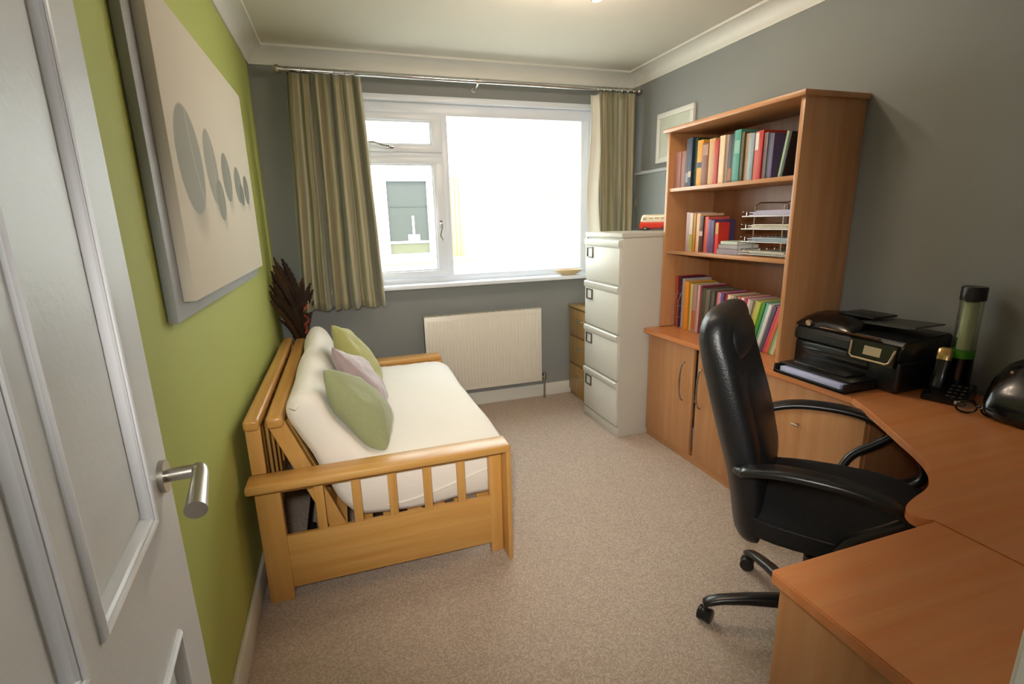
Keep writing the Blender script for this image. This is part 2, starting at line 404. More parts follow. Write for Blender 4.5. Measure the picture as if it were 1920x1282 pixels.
def sash(x0, x1, z0, z1, sw=0.05, sr=0.075):
    bm = BM(); y0, y1 = FY0-0.014, FY1-0.02
    add_box(bm, x0, x1, y0, y1, z1-sw, z1, 0.008); add_box(bm, x0, x1, y0, y1, z0, z0+sw, 0.008)
    add_box(bm, x0, x0+sw, y0+0.001, y1-0.001, z0+sw-0.008, z1-sw+0.008, 0.008); add_box(bm, x1-sr, x1, y0+0.001, y1-0.001, z0+sw-0.008, z1-sw+0.008, 0.008)
    # glazing bead
    for b in ((x0+sw-0.002, x1-sr+0.002, z1-sw-0.010, z1-sw+0.004), (x0+sw-0.002, x1-sr+0.002, z0+sw-0.004, z0+sw+0.010), (x1-sr-0.010, x1-sr+0.004, z0+sw+0.008, z1-sw-0.008)):
        add_box(bm, b[0], b[1], y0+0.012, y0+0.03, b[2], b[3], 0.003)
    s = part('sash', bm, 'upvc', win)
    part('pane', box(x0+sw-0.005, x1-sr+0.005, FY0+0.03, FY0+0.036, z0+sw-0.005, z1-sw+0.005, 0), 'glass', s)
    return s
s1 = sash(FX0+w-0.012, MX0+0.012, 1.883, FZ1-w-0.010)
s2 = sash(FX0+w-0.012, MX0+0.012, FZ0+w-0.012, 1.857)
part('pane', box(MX1-0.005, FX1-w-0.013, FY0+0.03, FY0+0.036, FZ0+w-0.005, FZ1-w-0.017, 0), 'glass', win)
def win_handle(s, pts, base):
    bm = BM(); add_tube(bm, smooth_curve(pts, 5), [0.009]*6+[0.007]*(len(smooth_curve(pts, 5))-6), 8, flat=0.7)
    add_box(bm, *base, 0.003)
    part('window_handle', bm, 'chrome', s, 'chrome handle')
hy = FY0-0.014
win_handle(s1, [(0.80, hy-0.012, 1.915), (0.80, hy-0.03, 1.915), (0.76, hy-0.035, 1.920), (0.70, hy-0.032, 1.938), (0.655, hy-0.03, 1.935)], (0.782, 0.835, hy-0.012, hy, 1.904, 1.924))
win_handle(s2, [(1.128, hy-0.012, 1.40), (1.128, hy-0.03, 1.40), (1.128, hy-0.034, 1.36), (1.118, hy-0.032, 1.32), (1.130, hy-0.03, 1.285)], (1.119, 1.137, hy-0.012, hy, 1.365, 1.43))
bm = BM(); add_box(bm, WX0-0.06, WX1+0.05, L-0.095, L+0.04, 0.955, 0.985, 0.008, seg=3)
part('window_sill', bm, 'upvc', win)

# ------------------------------------------------------------------ outside
struct('floor_outdoor', box(-8, 12, L+0.25, 9.0, -0.25, -0.15, 0), 'ground')
def neighbour():
    y = 7.2
    t = thing('neighbour_house', 'bright white rendered house seen through the window, with a small window and cream panel', 'house', (1.5, y+0.3, -0.15))
    bm = BM()
    add_box(bm, -7, 1.02, y, y+0.25, -0.15, 5.2); add_box(bm, 2.12, 9, y, y+0.25, -0.15, 5.2)
    add_box(bm, 1.02, 2.12, y, y+0.25, -0.15, 0.86); add_box(bm, 1.02, 2.12, y, y+0.25, 2.04, 5.2)
    part('house_wall', bm, 'outwall', t)
    bm = BM()
    for b in ((1.62, 1.70), (1.02, 1.075), (1.84, 1.90)): add_box(bm, b[0], b[1], y-0.02, y+0.08, 0.992, 1.958, 0.005)
    add_box(bm, 1.02, 1.90, y-0.02, y+0.08, 1.96, 2.04, 0.005); add_box(bm, 1.02, 1.90, y-0.02, y+0.08, 0.90, 0.99, 0.005)
    f = part('window_frame', bm, 'upvc', t)
    bm = BM(); add_box(bm, 1.07, 1.63, y+0.03, y+0.05, 1.15, 1.97); add_box(bm, 1.69, 1.85, y+0.03, y+0.05, 0.98, 1.97)
    part('pane', bm, 'outglass', f)
    part('lower_pane', box(1.07, 1.63, y+0.028, y+0.05, 0.98, 1.13, 0), mat('outdoor_lower_pane', '5c5a45', 0.3), f, 'olive-cream lower pane')
    part('glazing_bar', box(1.07, 1.63, y+0.015, y+0.052, 1.128, 1.165, 0.003), mat('outdoor_bar', '8a8f88', 0.5), f)
    part('blind_rail', box(1.10, 1.61, y+0.024, y+0.032, 1.62, 1.635, 0.002), mat('outdoor_rail', '2f352f', 0.5), f)
    bm = BM(); add_box(bm, 1.33, 1.49, y+0.014, y+0.028, 1.166, 1.25, 0.003); add_box(bm, 1.395, 1.425, y+0.014, y+0.028, 1.252, 1.50, 0.003)  # plain white boxes added to stand in for a shape in the pane
    part('white_shape', bm, 'outwall', f, 'small white upright shape set against the neighbouring pane')
    bm = BM(); add_box(bm, 1.89, 2.12, y+0.0, y+0.05, 0.92, 2.02)
    for i in range(4): add_box(bm, 1.90+0.055*i, 1.945+0.055*i, y-0.012, y+0.01, 0.92, 2.02, 0.003)
    part('cladding_panel', bm, 'outcream', t, 'pale cream boarded panel')
    part('outdoor_sill', box(0.9, 2.22, y-0.12, y+0.05, 0.84, 0.885, 0.005), 'outcream', t, 'cream sill')
    part('outdoor_ledge', box(3.25, 3.95, y-0.10, y+0.02, 1.735, 1.775, 0.005), 'outcream', t, 'cream ledge')
neighbour()

# ------------------------------------------------------------------ door (open, at the left)
def make_door():
    E = Vector((0.1245, 0.9074, 0)); th = -0.088
    d = Vector((math.sin(th), math.cos(th), 0)); n = Vector((math.cos(th), -math.sin(th), 0))   # d towards the free edge, n into the room
    hinge = E - d*0.762
    # local frame: x = distance from the hinge, y = away from the room side (thickness), z up
    Mx = Matrix(((d.x, -n.x, 0, hinge.x), (d.y, -n.y, 0, hinge.y), (0, 0, 1, 0.006), (0, 0, 0, 1)))
    bm = BM(); Wd = 0.762
    panels = [(0.12, 0.355, 0.99, 1.90), (0.407, 0.642, 0.99, 1.90), (0.12, 0.355, 0.20, 0.80), (0.407, 0.642, 0.20, 0.80)]
    # leaf: stiles, rails and centre bars, with recessed fields between them
    xs = [0, 0.12, 0.355, 0.407, 0.642, Wd]; zs = [0, 0.20, 0.80, 0.99, 1.90, 1.98]
    def isp(i, j): return (i in (1, 3)) and (j in (1, 3))
    add_box(bm, 0, Wd, 0.0101, 0.038, 0, 1.98)
    for i in range(5):
        for j in range(5):
            if not isp(i, j): add_box(bm, xs[i], xs[i+1], 0.0, 0.010, zs[j], zs[j+1])
    def tr(bm): bmesh.ops.transform(bm, matrix=Mx, verts=list(bm.verts)); return bm
    door = struct('door_1', tr(bm), 'door')
    for (x0, x1, z0, z1) in panels:
        bm = BM()
        # moulded frame round the field: profile swept round the rectangle
        prof = [(-0.002, 0.0), (-0.001, -0.004), (0.003, -0.007), (0.007, -0.006), (0.009, -0.002), (0.012, -0.004), (0.015, -0.001), (0.017, 0.004), (0.020, 0.0098)]
        secs = []
        for (a, dep) in prof:
            secs.append([Vector((x0+a, dep, z0+a)), Vector((x1-a, dep, z0+a)), Vector((x1-a, dep, z1-a)), Vector((x0+a, dep, z1-a))])
        add_loft(bm, secs, cap=False)
        part('panel_moulding', tr(bm), 'doormould', door, sm=False)
        bm = BM(); q = 0.020
        # slightly raised centre field
        add_loft(bm, [[Vector((x0+q, .0098, z0+q)), Vector((x1-q, .0098, z0+q)), Vector((x1-q, .0098, z1-q)), Vector((x0+q, .0098, z1-q))],
                      [Vector((x0+q+.01, .007, z0+q+.01)), Vector((x1-q-.01, .007, z0+q+.01)), Vector((x1-q-.01, .007, z1-q-.01)), Vector((x0+q+.01, .007, z1-q-.01))]])
        part('door_panel', tr(bm), 'door', door, sm=False)
    bm = BM(); hx, hz = Wd-0.046, 1.028
    add_tube(bm, [(hx, 0.001, hz), (hx, -0.008, hz)], 0.026, 28)
    add_tube(bm, [(hx, -0.005, hz), (hx, -0.052, hz)], 0.0105, 20)
    add_tube(bm, smooth_curve([(hx+0.002, -0.050, hz+0.002), (hx-0.012, -0.056, hz), (hx-0.05, -0.058, hz-0.006), (hx-0.105, -0.060, hz-0.016)], 5),
             [0.011, 0.0115, 0.012, 0.012, 0.0115, 0.0115, 0.0117, 0.012, 0.0122, 0.0126, 0.013, 0.0134, 0.0139, 0.0144, 0.0149, 0.0154], 20)
    part('door_handle', tr(bm), 'brushed', door, 'brushed steel lever handle on a round rose')
make_door()

# ------------------------------------------------------------------ wall picture
def make_picture():
    t = thing('canvas_picture', 'large cream canvas of grey pebbles on a grey board, hung on the green wall', 'picture', (0.02, 2.1375, 1.18))
    part('backing_board', box(0.002, 0.026, 1.45, 2.79, 1.18, 2.03, 0.003), mat('picture_board_grey', 'a4a7a8', 0.5), t, 'grey backing board')
    bm = box(0.026, 0.056, 1.515, 2.76, 1.225, 1.995, 0.003)
    # canvas carries its own origin so the printed picture stays put on it
    o = part('canvas', bm, 'art', t)
    for v in o.data.vertices: v.co.z -= 0.045
    o.location.z = 0.045
make_picture()

# ------------------------------------------------------------------ curtains and rail
def make_rail():
    z, y = 2.318, L-0.125
    t = thing('curtain_rail', 'long chrome curtain pole with ball ends above the window', 'curtain rail', (1.4, y, z))
    bm = BM(); add_tube(bm, [(0.19, y, z), (2.62, y, z)], 0.014, 16); part('pole', bm, 'chrome', t)
    for x in (0.172, 2.636):
        bm = BM(); s = 1 if x > 1 else -1
        bmesh.ops.create_uvsphere(bm, u_segments=16, v_segments=10, radius=0.024, matrix=Matrix.Translation((x, y, z)))
        add_tube(bm, [(x-s*0.03, y, z), (x-s*0.015, y, z)], 0.018, 14)
        part('finial', bm, 'brushed', t)
    for x in (0.225, 1.40, 2.60):
        bm = BM(); add_tube(bm, [(x, L, z-0.03), (x, y+0.02, z-0.025), (x, y, z-0.012)], 0.007, 8)
        add_tube(bm, [(x, L, z-0.03), (x, L-0.006, z-0.03)], 0.013, 14)
        add_tube(bm, [(x-0.008, y, z), (x+0.008, y, z)], 0.0175, 14)
        part('bracket', bm, 'brushed', t)
    rnd = random.Random(3)
    for i in range(7):
        for x0, x1 in ((0.24, 0.62), (2.29, 2.58)):
            x = x0+(x1-x0)*i/6; bm = BM()
            add_tube(bm, [(x+0.003*math.sin(a), y+0.0205*math.cos(a), z-0.004+0.0205*math.sin(a)) for a in [2*PI*k/14 for k in range(15)]], 0.0022, 6)
            part('curtain_ring', bm, 'brushed', t)
make_rail()
def make_curtain(label, top, bot, z0, z1, folds, seed, amp=0.040, liner=None):
    t = thing('curtain', label, 'curtain', ((bot[0]+bot[1])/2, L-0.125, z0), group='striped curtains at the window')
    rnd = random.Random(seed); ph = [rnd.uniform(-0.5, 0.5) for _ in range(folds*2+4)]
    nu, nv = folds*16, 26
    bm = BM(); uv = bm.loops.layers.uv.new('UVMap'); g = []
    for j in range(nv+1):
        v = j/nv; z = z1+(z0-z1)*v; row = []
        e = v**0.9
        xa = top[0]+(bot[0]-top[0])*e; xb = top[1]+(bot[1]-top[1])*e
        for i in range(nu+1):
            u = i/nu; k = u*folds; c = int(k)
            a = 2*PI*(k + 0.22*math.sin(2*PI*u*1.7+seed) * (0.3+v))
            am = amp*(0.75+0.45*math.sin(3.1*c+seed))*(0.55+0.45*v)
            x = xa+(xb-xa)*(u+0.012*math.sin(a*1.0+1.3)) + 0.006*noise.noise(Vector((u*9, v*3, seed)))
            y = L-0.135 + am*math.sin(a) + 0.006*noise.noise(Vector((u*14, v*4, seed+5)))
            row.append(bm.verts.new((x, y, z + 0.004*math.sin(a))))
        g.append(row)
    for j in range(nv):
        for i in range(nu):
            f = bm.faces.new((g[j][i], g[j+1][i], g[j+1][i+1], g[j][i+1]))
            for lp, (a, b) in zip(f.loops, ((i, j), (i, j+1), (i+1, j+1), (i+1, j))): lp[uv].uv = (a/nu*folds/7, b/nv)
    o = part('curtain_fabric', bm, 'curtain', t, ang=180)
    md = o.modifiers.new('solidify', 'SOLIDIFY'); md.thickness = 0.003; md.offset = 0
    bm = BM(); add_box(bm, top[0]+0.01, top[1]-0.01, L-0.100, L-0.096, z1-0.055, z1-0.008, 0.001)
    part('heading_tape', bm, 'lining', t)
    if liner:
        bm = BM(); g = []
        for j in range(25):
            v = j/24; z = z1-0.02+(z0-z1)*v; row = []
            for i in range(9):
                u = i/8
                x = liner[0] + 0.055*u + 0.012*math.sin(v*9) - 0.02*math.sin(v*PI)*(1-u) + (bot[0]-top[0])*v
                row.append(bm.verts.new((x, L-0.115+0.02*math.sin(u*PI+v*2)-0.02*u, z)))
            g.append(row)
        for j in range(24):
            for i in range(8): bm.faces.new((g[j][i], g[j+1][i], g[j+1][i+1], g[j][i+1]))
        o = part('curtain_lining', bm, 'lining', t, 'cream lining folded out along the inner edge', ang=180)
        md = o.modifiers.new('solidify', 'SOLIDIFY'); md.thickness = 0.002
make_curtain('left curtain, wide and gathered in olive and beige stripes, hanging above the cream sofa bed', (0.215, 0.640), (0.145, 0.685), 0.862, 2.298, 7, 1)
make_curtain('right curtain with pale lining showing, hanging above the grey filing cabinet', (2.30, 2.600), (2.33, 2.610), 0.90, 2.298, 4, 4, amp=0.040, liner=(2.245,))

# ------------------------------------------------------------------ radiator
def make_radiator():
    t = thing('radiator', 'cream panel radiator on the grey wall below the window', 'radiator', (1.41, L-0.06, 0.15))
    bm = BM(); y0, y1 = L-0.095, L-0.045; x0, x1, z0, z1 = 0.945, 1.855, 0.155, 0.745
    add_box(bm, x0, x1, y0+0.006, y1, z0, z1, 0.006)
    n = 34
    for i in range(n):                      # pressed flutes
        cx = x0+0.035+(x1-x0-0.07)*i/(n-1)
        add_box(bm, cx-0.009, cx+0.009, y0+0.003, y0+0.012, z0+0.035, z1-0.035, 0.003)
    part('panel', bm, 'rad', t)
    bm = BM()
    for i in range(40):
        cx = x0+0.02+(x1-x0-0.04)*i/39; add_box(bm, cx-0.003, cx+0.003, y0+0.01, y1+0.02, z1-0.004, z1+0.004)
    add_box(bm, x0, x0+0.006, y0+0.006, y1+0.025, z0, z1+0.003, 0.002); add_box(bm, x1-0.006, x1, y0+0.006, y1+0.025, z0, z1+0.003, 0.002)
    part('grille', bm, 'rad', t)
    for xb in (x0+0.12, x1-0.12): part('bracket', box(xb-0.02, xb+0.02, y1-0.002, L-0.001, 0.3, 0.6), 'rad', t)
    for s, x in ((-1, x0), (1, x1)):
        bm = BM(); add_tube(bm, [(x, y0+0.03, 0.18), (x+s*0.03, y0+0.03, 0.18)], 0.012, 12); add_tube(bm, [(x+s*0.03, y0+0.03, 0.19), (x+s*0.03, y0+0.03, 0.0)], 0.008, 10)
        add_tube(bm, [(x+s*0.03, y0+0.03, 0.16), (x+s*0.03, y0+0.03, 0.215)], 0.015, 12)
        part('valve', bm, 'brushed', t)
make_radiator()

# ------------------------------------------------------------------ sofa bed
NA, FA = 1.785, 3.385                         # outer faces of the near and far arm
def make_futon():
    t = thing('sofa_bed', 'golden pine futon sofa bed frame along the green wall', 'sofa bed', (0.5, 2.6, 0))
    for y, s in ((1.855, 1), (FA-0.07, -1)):     # inner plane of each arm, s towards the middle
        def yy(a, b): return (min(y+s*a, y+s*b), max(y+s*a, y+s*b))
        part('armrest', box(0.03, 1.006, *yy(-0.075, 0.035), 0.500, 0.532, 0.010), 'pine_x', t)
        part('arm_rail', box(0.09, 0.935, *yy(0.006, 0.028), 0.455, 0.500, 0.003), 'pine_x', t)
        part('rear_leg', box(0.045, 0.132, *yy(0.0, 0.045), 0, 0.500, 0.004), 'pine_z', t)
        part('front_leg', box(0.932, 0.986, *yy(0.006, 0.040), 0, 0.500, 0.003), 'pine_z', t)
        part('leg_facing', box(0.986, 1.006, *yy(-0.070, 0.040), 0, 0.505, 0.004), 'pine_z', t)
        part('side_panel', box(0.128, 0.936, *yy(0.008, 0.028), 0.046, 0.270, 0.003), 'pine_x', t)
        for x in (0.262, 0.397, 0.534, 0.673, 0.812):
            part('arm_slat', box(x-0.017, x+0.017, *yy(0.010, 0.026), 0.268, 0.458, 0.003), 'pine_z', t)
        part('rear_post', box(0.042, 0.092, *yy(0.030, 0.052), 0.530, 0.728, 0.003), 'pine_z', t)
    y0, y1 = 1.895, FA-0.105
    bm = BM(); add_box(bm, 0.038, 0.092, y0-0.02, y1+0.02, 0.700, 0.745, 0.014, seg=4); part('rear_top_rail', bm, 'pine_y', t)
    part('rear_bottom_rail', box(0.045, 0.070, y0, y1, 0.26, 0.32, 0.004), 'pine_y', t)
    for i in range(13):
        y = y0+0.06+(y1-y0-0.12)*i/12
        part('rear_slat', box(0.058, 0.074, y-0.017, y+0.017, 0.31, 0.705, 0.003), 'pine_z', t)
    # reclining back frame
    a, b = Vector((0.115, 0.715)), Vector((0.290, 0.250)); dr = (b-a).normalized(); nn = Vector((-dr.y, dr.x))
    def slab(yA, yB, h0, h1, s0, s1):       # h across thickness, s along the slope
        P = [a+dr*s0+nn*h0, a+dr*s1+nn*h0, a+dr*s1+nn*h1, a+dr*s0+nn*h1]
        bm = BM(); add_prism(bm, [(p.x, p.y) for p in P], yA, yB, 'y')
        bmesh.ops.bevel(bm, geom=list(bm.edges), offset=0.003, segments=1, affect='EDGES'); return bm
    ln = (b-a).length
    for ya in (1.925, y1-0.04): part('back_stile', slab(ya, ya+0.028, -0.012, 0.048, 0.0, ln+0.03), 'pine_z', t)
    bm = BM(); add_box(bm, 0.108, 0.168, 1.90, y1, 0.690, 0.738, 0.016, seg=4); part('back_top_rail', bm, 'pine_y', t)
    part('back_bottom_rail', slab(1.953, y1-0.04, -0.004, 0.02, ln-0.06, ln), 'pine_y', t)
    for i in range(12):
        y = 2.02+(y1-2.02-0.1)*i/11
        part('back_slat', slab(y-0.02, y+0.02, 0.004, 0.018, 0.03, ln-0.04), 'pine_z', t)
    # seat deck
    bm = BM()
    for i in range(7): x = 0.32+0.1*i; add_box(bm, x-0.03, x+0.03, 1.91, y1-0.01, 0.225, 0.243, 0.003)
    part('seat_deck', bm, 'pine_y', t)
    part('front_rail', box(0.93, 0.955, 1.895, y1+0.03, 0.18, 0.245, 0.004), 'pine_y', t)
    # dark steel hinge leg under the back
    bm = BM(); add_tube(bm, [(0.22, 1.97, 0.24), (0.16, 1.97, 0.005)], 0.012, 8); add_tube(bm, [(0.16, 1.97, 0.012), (0.16, y1-0.03, 0.012)], 0.012, 8); add_tube(bm, [(0.22, y1-0.03, 0.24), (0.16, y1-0.03, 0.005)], 0.012, 8)
    part('hinge_frame', bm, 'black', t, 'black steel hinge frame')
make_futon()
def make_mattress():
    prof = [(0.185, 0.725), (0.235, 0.60), (0.300, 0.44), (0.355, 0.315), (0.42, 0.262), (0.60, 0.252), (0.80, 0.252), (0.95, 0.258), (1.020, 0.300),
            (1.040, 0.350), (1.016, 0.388), (1.040, 0.425), (1.028, 0.475), (0.96, 0.503), (0.82, 0.512), (0.68, 0.508), (0.56, 0.503), (0.470, 0.515), (0.415, 0.570), (0.345, 0.68), (0.300, 0.770), (0.262, 0.806), (0.220, 0.802), (0.190, 0.770)]
    pr = smooth_curve([(p[0], 0, p[1]) for p in prof], 4, closed=True)
    sgn = sum(pr[i-1].x*pr[i].z-pr[i].x*pr[i-1].z for i in range(len(pr)))
    y0, y1 = 1.905, FA-0.125; n = 60; secs = []
    for j in range(n+1):
        v = j/n; e = min(v, 1-v)*(y1-y0); r = 0.036
        q = 0 if e >= r else r - math.sqrt(max(0, r*r-(r-e)**2))
        y = y0+(y1-y0)*v; s = []
        m = len(pr)
        for i, p in enumerate(pr):
            tn = (pr[(i+1) % m]-pr[i-1]).normalized(); nrm = Vector((-tn.z, 0, tn.x))  # inward or outward checked below
            if sgn < 0: nrm = -nrm
            wr = 0.012*noise.noise(Vector((p.x*5, y*3.0, p.z*5))) + (0.004*noise.noise(Vector((p.x*22, y*16, p.z*22))) if e < 0.12 or p.z < .42 else 0)
            # long lazy swell of the seat top
            c = Vector((p.x, y, p.z)) + nrm*(q*0.9 + wr)
            s.append(c)
        secs.append(s)
    bm = BM(); add_loft(bm, secs, cap=False)
    # close the L-shaped ends by zipping the lower and the upper side of the profile together
    m = len(pr); iF, iT = 9*4, 22*4+2
    for base in (0, n*m):
        bm.verts.ensure_lookup_table()
        lo = [(iT+k) % m for k in range(((iF-iT) % m)+1)]; up = [(iT-k) % m for k in range(((iT-iF) % m)+1)]
        def arc(c):
            d = [0]
            for a, b in zip(c, c[1:]): d.append(d[-1]+(pr[b]-pr[a]).length)
            return [x/d[-1] for x in d]
        la, ua = arc(lo), arc(up); i = j = 0
        while i < len(lo)-1 or j < len(up)-1:
            if j == len(up)-1 or (i < len(lo)-1 and la[i+1] <= ua[j+1]): tri = (lo[i], lo[i+1], up[j]); i += 1
            else: tri = (lo[i], up[j+1], up[j]); j += 1
            if len(set(tri)) == 3: bm.faces.new([bm.verts[base+k] for k in tri])
    bmesh.ops.recalc_face_normals(bm, faces=list(bm.faces))
    o = obj('futon_mattress', bm, 'mattress', ang=180)
    tag(o, 'thick cream cotton futon mattress folded over the pine sofa bed frame', 'mattress')
    for P in ([(0.46, 1.912, 0.30), (0.60, 1.904, 0.302), (0.78, 1.903, 0.340), (0.92, 1.905, 0.378), (1.00, 1.915, 0.388)],):
        bm = BM(); add_tube(bm, smooth_curve(P, 5), 0.0045, 8); part('fold_seam', bm, 'mattress', o)
make_mattress()
def pillow(label, mname, c, size, thick, u, v, seed, group, droop=0.1, belly=0.0):
    """c centre, u and v in-plane directions"""
    u = Vector(u).normalized(); v = (Vector(v)-u*Vector(v).dot(u)).normalized(); w = u.cross(v)
    a, b = size[0]/2, size[1]/2; n = 22; bm = BM(); top = []; bot = []
    for j in range(n+1):
        rt, rb = [], []
        for i in range(n+1):
            s, t = -1+2*i/n, -1+2*j/n
            px = a*s*(1-0.10*(1-t*t)*abs(s)); py = b*t*(1-0.10*(1-s*s)*abs(t))
            py -= droop*((s+1)/2)**1.3*((t+1)/2)**1.5
            px -= belly*(1-t*t)*max(0, 0.4-s)*0.5
            h = thick/2*((1-s**2)*(1-t**2))**0.40*(1-0.22*t)
            k = 0.020*noise.noise(Vector((s*1.6, t*1.6, seed))) + 0.006*noise.noise(Vector((s*6, t*6, seed+3)))
            P = Vector(c)+u*px+v*py
            edge = i in (0, n) or j in (0, n)
            A = bm.verts.new(P+w*(h+k)); rt.append(A); rb.append(A if edge else bm.verts.new(P-w*(h-k)))
        top.append(rt); bot.append(rb)
    for j in range(n):
        for i in range(n):
            bm.faces.new((top[j][i], top[j][i+1], top[j+1][i+1], top[j+1][i])); bm.faces.new((bot[j][i], bot[j+1][i], bot[j+1][i+1], bot[j][i+1]))
    bmesh.ops.recalc_face_normals(bm, faces=list(bm.faces))
    o = obj('cushion', bm, mname, ang=180); tag(o, label, 'cushion', group)
    subsurf(o, 1)
    return o
G = 'scatter cushions on the sofa bed'
pillow('sage green cushion nearest the camera, in front of the lilac one', 'cush_green', (0.436, 2.160, 0.676), (0.36, 0.43), 0.18, (0.10, 1, -0.06), (-0.50, 0.0, 0.86), 1, G, 0.17, 0.05)
pillow('lilac crushed-fabric cushion leaning between the two green ones', 'cush_lilac', (0.458, 2.450, 0.690), (0.38, 0.43), 0.14, (0.10, 1, -0.08), (-0.46, 0.0, 0.88), 4, G, 0.16, 0.02)
pillow('yellow-green cushion furthest from the camera, behind the lilac one', 'cush_yellowgreen', (0.452, 2.765, 0.715), (0.41, 0.46), 0.16, (0.06, 1, -0.08), (-0.44, 0.0, 0.90), 9, G, 0.10, 0.02)

# ------------------------------------------------------------------ feather arrangement in the corner
def make_feathers():
    t = thing('feather_arrangement', 'dark brown feathers and red twisted stems standing in the corner behind the sofa bed', 'dried arrangement', (0.14, 3.52, 0))
    M['feather'] = mat('dark_brown_feather', '2e1d0e', 0.7, var=0.4, vscale=14); M['feather2'] = mat('brown_feather', '4a3018', 0.7, var=0.4, vscale=14)
    M['copper'] = mat('red_copper_curl', '9c3a1c', 0.4)
    bm = BM(); add_lathe(bm, [(0.001, 0.0), (0.06, 0.0), (0.075, 0.05), (0.072, 0.3), (0.05, 0.5), (0.045, 0.58), (0.055, 0.62), (0.05, 0.62), (0.04, 0.58), (0.04, 0.4), (0.001, 0.4)], (0.13, 3.53))
    part('vase', bm, mat('vase_brown', '4b2c1b', 0.4), t)
    rnd = random.Random(7)
    for k in range(50):
        z0 = rnd.uniform(0.58, 0.80); ln = rnd.uniform(0.2, 0.42); ang = rnd.uniform(-0.4, 0.28); fy = rnd.uniform(-0.5, 0.15)
        if k < 16: z0 = 0.60+0.015*k; ang = -0.25+0.01*k; fy = -0.95+0.02*k; ln = 0.42
        base = Vector((0.13+rnd.uniform(-0.03, 0.02), 3.52+rnd.uniform(-0.05, 0.04), z0))
        pts = []
        for i in range(9):
            s = i/8; a = ang*(0.5+0.7*s)
            pts.append(base + Vector((math.sin(a)*ln*s, math.sin(fy)*ln*s, math.cos(a)*ln*s)))
        for p in pts: p.x = max(p.x, 0.012); p.y = min(p.y, L-0.03)
        wd = rnd.uniform(0.018, 0.032); bm = BM()
        nx = rnd.uniform(-0.5, 0.5); side = Vector((math.cos(nx), math.sin(nx), 0))
        L_, R_, C_ = [], [], []
        m = 24
        sp = smooth_curve(pts, 3); m = len(sp)
        for i, p in enumerate(sp):
            s = i/(m-1); wv = wd*math.sin(PI*min(1, 0.12+0.88*s))**0.6 * (1 if i % 2 else 0.72)
            q = p+Vector((0, 0.004, 0)); C_.append((bm.verts.new(q), bm.verts.new(q-Vector((0, 0.003, 0)))))
            l = p-side*wv+Vector((0, 0, wv*0.9)); r = p+side*wv+Vector((0, 0, wv*0.9))
            l.x = max(l.x, 0.006)
            L_.append(bm.verts.new(l)); R_.append(bm.verts.new(r))
        for i in range(m-1):
            for c in (0, 1):
                bm.faces.new((L_[i], C_[i][c], C_[i+1][c], L_[i+1])); bm.faces.new((C_[i][c], R_[i], R_[i+1], C_[i+1][c]))
        part('feather', bm, 'feather' if k % 3 else 'feather2', t, sm=False)
    for k, (x, top) in enumerate(((0.150, 1.06), (0.165, 0.93), (0.12, 1.09))):
        bm = BM(); P = []
        for i in range(60):
            s = i/59; a = s*2*PI*(3.2 if k < 2 else 1.5); P.append((x+0.018*math.cos(a), 3.47+0.018*math.sin(a), 0.62+(top-0.62)*s))
        add_tube(bm, P, 0.0055, 6); part('curled_stem', bm, 'copper', t, 'red twisted stem')
make_feathers()

# ------------------------------------------------------------------ filing cabinet and things on it
def make_filing():
    x0, x1, y0, y1, h = 2.032, 2.645, 2.700, 3.183, 1.322
    t = thing('filing_cabinet', 'tall grey steel four-drawer filing cabinet beside the bookcase', 'filing cabinet', ((x0+x1)/2, (y0+y1)/2, 0))
    bm = BM(); add_box(bm, x0+0.014, x1, y0, y1, 0.0, h-0.03, 0.004); add_box(bm, x0+0.002, x1, y0-0.002, y1+0.002, h-0.03, h, 0.005)
    add_box(bm, x0+0.004, x0+0.02, y0+0.004, y1-0.004, 0, 0.065, 0.003)
    part('body', bm, 'steel_grey', t)
    zs = [0.072, 0.382, 0.692, 1.002, 1.285]
    for i in range(4):
        z0, z1 = zs[i]+0.006, zs[i+1]-0.006
        bm = BM()
        add_box(bm, x0-0.004, x0+0.016, y0+0.014, y1-0.014, z0, z1-0.045, 0.004)
        # pressed finger lip along the top
        add_prism(bm, [(x0-0.004, z1-0.047), (x0-0.013, z1-0.034), (x0-0.013, z1-0.006), (x0-0.006, z1), (x0+0.012, z1), (x0+0.012, z1-0.047)], y0+0.014, y1-0.014, 'y')
        d = part('drawer', bm, 'drawer_grey', t)
        cy, cz = y1-0.085, z1-0.088
        bm = BM(); a = 0.036
        for (ya, yb, za, zb) in ((cy-a-.008, cy+a+.008, cz+a-0.008, cz+a), (cy-a-.008, cy+a+.008, cz-a, cz-a+0.008), (cy-a-.008, cy-a+0.003, cz-a+.008, cz+a-.008), (cy+a-0.003, cy+a+.008, cz-a+.008, cz+a-.008)):
            add_box(bm, x0-0.010, x0-0.003, ya, yb, za, zb, 0.001)
        hd = part('label_holder', bm, mat('label_holder_grey', '57544e', 0.35, metal=0.5), d, 'dark square label holder')
        if i == 3:
            bm = BM(); add_tube(bm, [(x0-0.006, y1-0.03, z1+0.0), (x0+0.008, y1-0.03, z1+0.0)], 0.010, 12); part('lock', bm, 'chrome', t)
make_filing()
